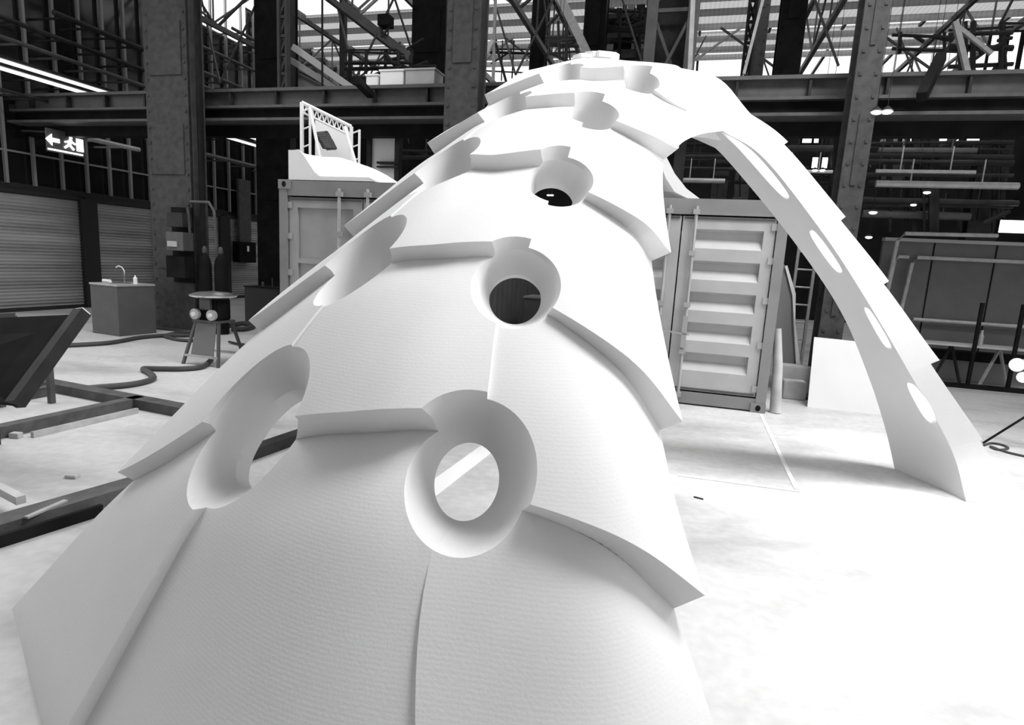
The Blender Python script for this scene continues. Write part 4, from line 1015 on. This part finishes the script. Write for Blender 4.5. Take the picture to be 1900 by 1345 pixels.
# leaning sheets by container
c = FB(1432, 748)
ys_ = 9.7
def shp(pts): return [(PB(x, y, ys_)[0], ys_ + (.0 if z0 else .12), 0.0 if z0 else PB(x, y, ys_)[2]) for x, y, z0 in pts]
sh = MB(); sh.prism(shp([(1436, 705, 1), (1490, 705, 1), (1478, 600, 0), (1478, 548, 0), (1462, 496, 0), (1446, 480, 0)]), D1 * .05)
tag(sh.build('leaning_sheet', mat('sheet_mid', .20, .7)), 'grey sheet leaning between the right container and the white board', 'sheet')
sh = MB(); q_ = shp([(1482, 705, 1), (1494, 705, 1), (1477, 600, 0), (1478, 545, 0), (1462, 492, 0), (1458, 494, 0), (1472, 548, 0), (1473, 600, 0)]); sh.prism([(x, y - .04, z) for x, y, z in q_], D1 * .035)
tag(sh.build('leaning_strip', WBOARD), 'bright curved strip along the edge of the leaning grey sheet', 'strip')
sh = MB(); sh.tube([(1.30, 7.98, 0), (1.27, 8.05, .6), (1.22, 8.1, 1.05)], .07, 12, .045); tag(sh.build('cardboard_roll', WOOD, smooth=True), 'pale tapering roll standing against the right container', 'roll')
p = FB(1448, 742); b0 = MB(); b0.box(p[0] + .04, p[0] + .34, p[1] + .12, p[1] + .4, 0, .25); tag(b0.build('open_box', WOOD, bevel=.01), 'small pale box on the floor between container and white board', 'box')
b0 = MB(); b0.box(p[0] + .03, p[0] + .5, p[1] + .5, p[1] + .8, 0, .42); tag(b0.build('grey_carton', CARD, bevel=.01), 'grey carton standing behind the small pale box', 'box')
# ladder
l0 = PB(1478, 492, 10.2); l1 = PB(1513, 480, 10.2)
t = thing('ladder', 'aluminium ladder standing upright behind the leaning sheets', 'ladder', tuple(BW((l0[0] + l1[0]) / 2, 10.2, 0)))
for X in (l0[0], l1[0]): MB().box(X - .02, X + .02, 10.18, 10.24, 0, 2.45).build('rail', GALV, t)
r = MB()
for k in range(9): r.tube([(l0[0], 10.2, .2 + k * .27), (l1[0], 10.2, .2 + k * .27)], .015, 6)
r.build('rungs', GALV, t, smooth=True)
# grey booth at the right rear
yb = 12.6; x0 = PB(1640, 520, yb)[0]; zt3 = PB(1700, 449, yb)[2]; zb = PB(1800, 660, yb)[2]
t = thing('grey_booth', 'long dark grey booth wall with a pale pipe frame at the right rear', 'booth', tuple(BW(x0 + 2.5, yb, 0)))
MB().box(x0 - .1, x0 + 5.2, yb, yb + .1, .38, zt3).build('wall_panel', BOOTH, t)
MB().box(x0 - .1, x0 + 5.2, yb - .06, yb + .12, zt3, zt3 + .06).build('top_rail', mat('rail_light', .35, .5), t)
MB().box(x0 - .1, x0 + 5.2, yb - .02, yb + .08, 0, .38).build('plinth', mat('plinth', .30, .7), t)
MB().box(x0 + .9, x0 + 5.2, yb - .35, yb - .02, .40, .56).build('ledge', BLACK, t)
z1 = PB(1700, 478, yb)[2]
for xa, lab in ((PB(1652, 520, yb)[0], 1), (PB(1685, 520, yb)[0], 2)):
    MB().tube([(xa - .12, yb - .12, .4), (xa - .02, yb - .12, z1 - .1), (xa + .04, yb - .12, z1), (xa + (.2 if lab == 1 else 4.4), yb - .12, z1)], .035, 8).build('pipe_frame', GALV, t, smooth=True)
MB().tube([(PB(1690, 590, yb)[0], yb - .12, PB(1700, 592, yb)[2]), (x0 + 5, yb - .12, PB(1700, 592, yb)[2])], .035, 8).build('pipe_frame', GALV, t, smooth=True)
x = PB(1632, 520, yb)[0]
MB().tube([(x, yb - .3, .3), (x + .1, yb - .3, zt3), (x + .2, yb - .3, zt3 + .12), (x + 1.6, yb - .3, zt3 + .14)], .035, 8).build('hand_rail', GALV, t, smooth=True)
for px in (1715, 1830): xx = PB(px, 560, yb)[0]; MB().box(xx, xx + .02, yb - .012, yb, .5, zt3).build('joint', BLACK, t)
# work table
ta = PB(1735, 640, 12.0); tb_ = PB(1880, 654, 12.0)
t = thing('trestle_table', 'long pale trestle table in front of the grey booth', 'table', tuple(BW((ta[0] + tb_[0]) / 2, 12, 0)))
zt4 = .72; MB().box(ta[0] - .5, tb_[0] + .1, 11.75, 12.25, zt4 - .03, zt4).build('tabletop', CARD, t)
for xx in (ta[0] + .25, tb_[0] - .2):
    for s in (-1, 1): MB().bar((xx + s * .28, 12 + .15 * s, 0), (xx, 12, zt4 - .03), .035, .035).build('leg', STEEL if xx < ta[0] + .5 else GALV, t)
b0 = MB(); b0.lathe((PB(1818, 640, 12)[0], 12, zt4), [(.04, 0), (.04, .16), (.02, .2), (.02, .26)], 12); tag(b0.build('bottle', GALV, smooth=True), 'pale bottle standing on the trestle table', 'bottle')
# black stands with flat feet
def stand(px, pyf, pyt, lab, bar=False, foot=.36):
    f = FB(px, pyf); zt5 = PB(px, pyt, f[1])[2]
    t = thing('pole_stand', lab, 'stand', tuple(BW(f[0], f[1], 0)), 'black pole stands by the grey booth')
    MB().box(f[0] - foot, f[0] + foot, f[1] - .07, f[1] + .07, 0, .07).build('foot', BLACK, t)
    MB().box(f[0] - .025, f[0] + .025, f[1] - .025, f[1] + .025, .07, zt5).build('pole', BLACK, t)
    if bar: MB().box(f[0] - .75, f[0] + .2, f[1] - .03, f[1] + .03, zt5 - .22, zt5 - .16).box(f[0] - .75, f[0] - .68, f[1] - .03, f[1] + .03, zt5 - .3, zt5 - .08).build('cross_arm', BLACK, t)
    return t
stand(1794, 720, 560, 'left black pole stand with a long flat foot before the booth')
stand(1868, 727, 563, 'right black pole stand with a long flat foot before the booth', foot=.3)
stand(1750, 700, 573, 'black pole stand with a cross arm beside the arch leg', True, .2)
# work light on a tripod (far right)
f = FB(1905, 832); yq = f[1]; x = f[0]
t = thing('tripod_light', 'tripod work light with white lamp heads at the right edge', 'lamp', tuple(BW(x, yq, 0)))
for k in range(3):
    aa = (math.pi * 1.02, math.pi * .3, -math.pi * .35)[k]; MB().tube([(x, yq, .42), (x + .42 * math.cos(aa), yq + .35 * math.sin(aa), .01)], .012, 6).build('leg', BLACK, t, smooth=True)
MB().tube([(x + .02, yq, .1), (x + .02, yq, 1.15)], .016, 8).build('pole', STEEL, t, smooth=True)
for (px, py, r, ln) in ((1887, 677, .075, .16), (1898, 700, .06, .12)):
    p = Vector(PB(px, py, yq)); k = MB().tube([p, p + Vector((.05, .05, .0)), p + Vector((ln, .12, .01))], r, 18, r * .6).build('lamp_head', GALV, t, smooth=True)
    MB().tube([p - Vector((.008, .008, 0)), p - Vector((-.001, -.001, 0))], r * .9, 18).build('lens', LAMPM, k, smooth=True)
hose([(1826, 826), (1840, 822), (1862, 826), (1870, 832), (1850, 834), (1838, 828), (1866, 838), (1900, 846), (1925, 850)], .012, 'thin black cable loose on the floor under the tripod light', name='power_cable')
b0 = MB(); p = FB(1648, 768); b0.box(p[0] - .12, p[0] + .1, p[1] + .05, p[1] + .2, 0, .1); tag(b0.build('black_block', BLACK), 'black block at the lower right corner of the white board', 'block')
p = FL(1296, 925); b0 = MB('W'); b0.tube([p + Vector((-.03, .02, .006)), p + Vector((.03, -.02, .006))], .005, 6); tag(b0.build('screw', STEEL, smooth=True), 'tiny dark screw on the floor right of the arch', 'screw')
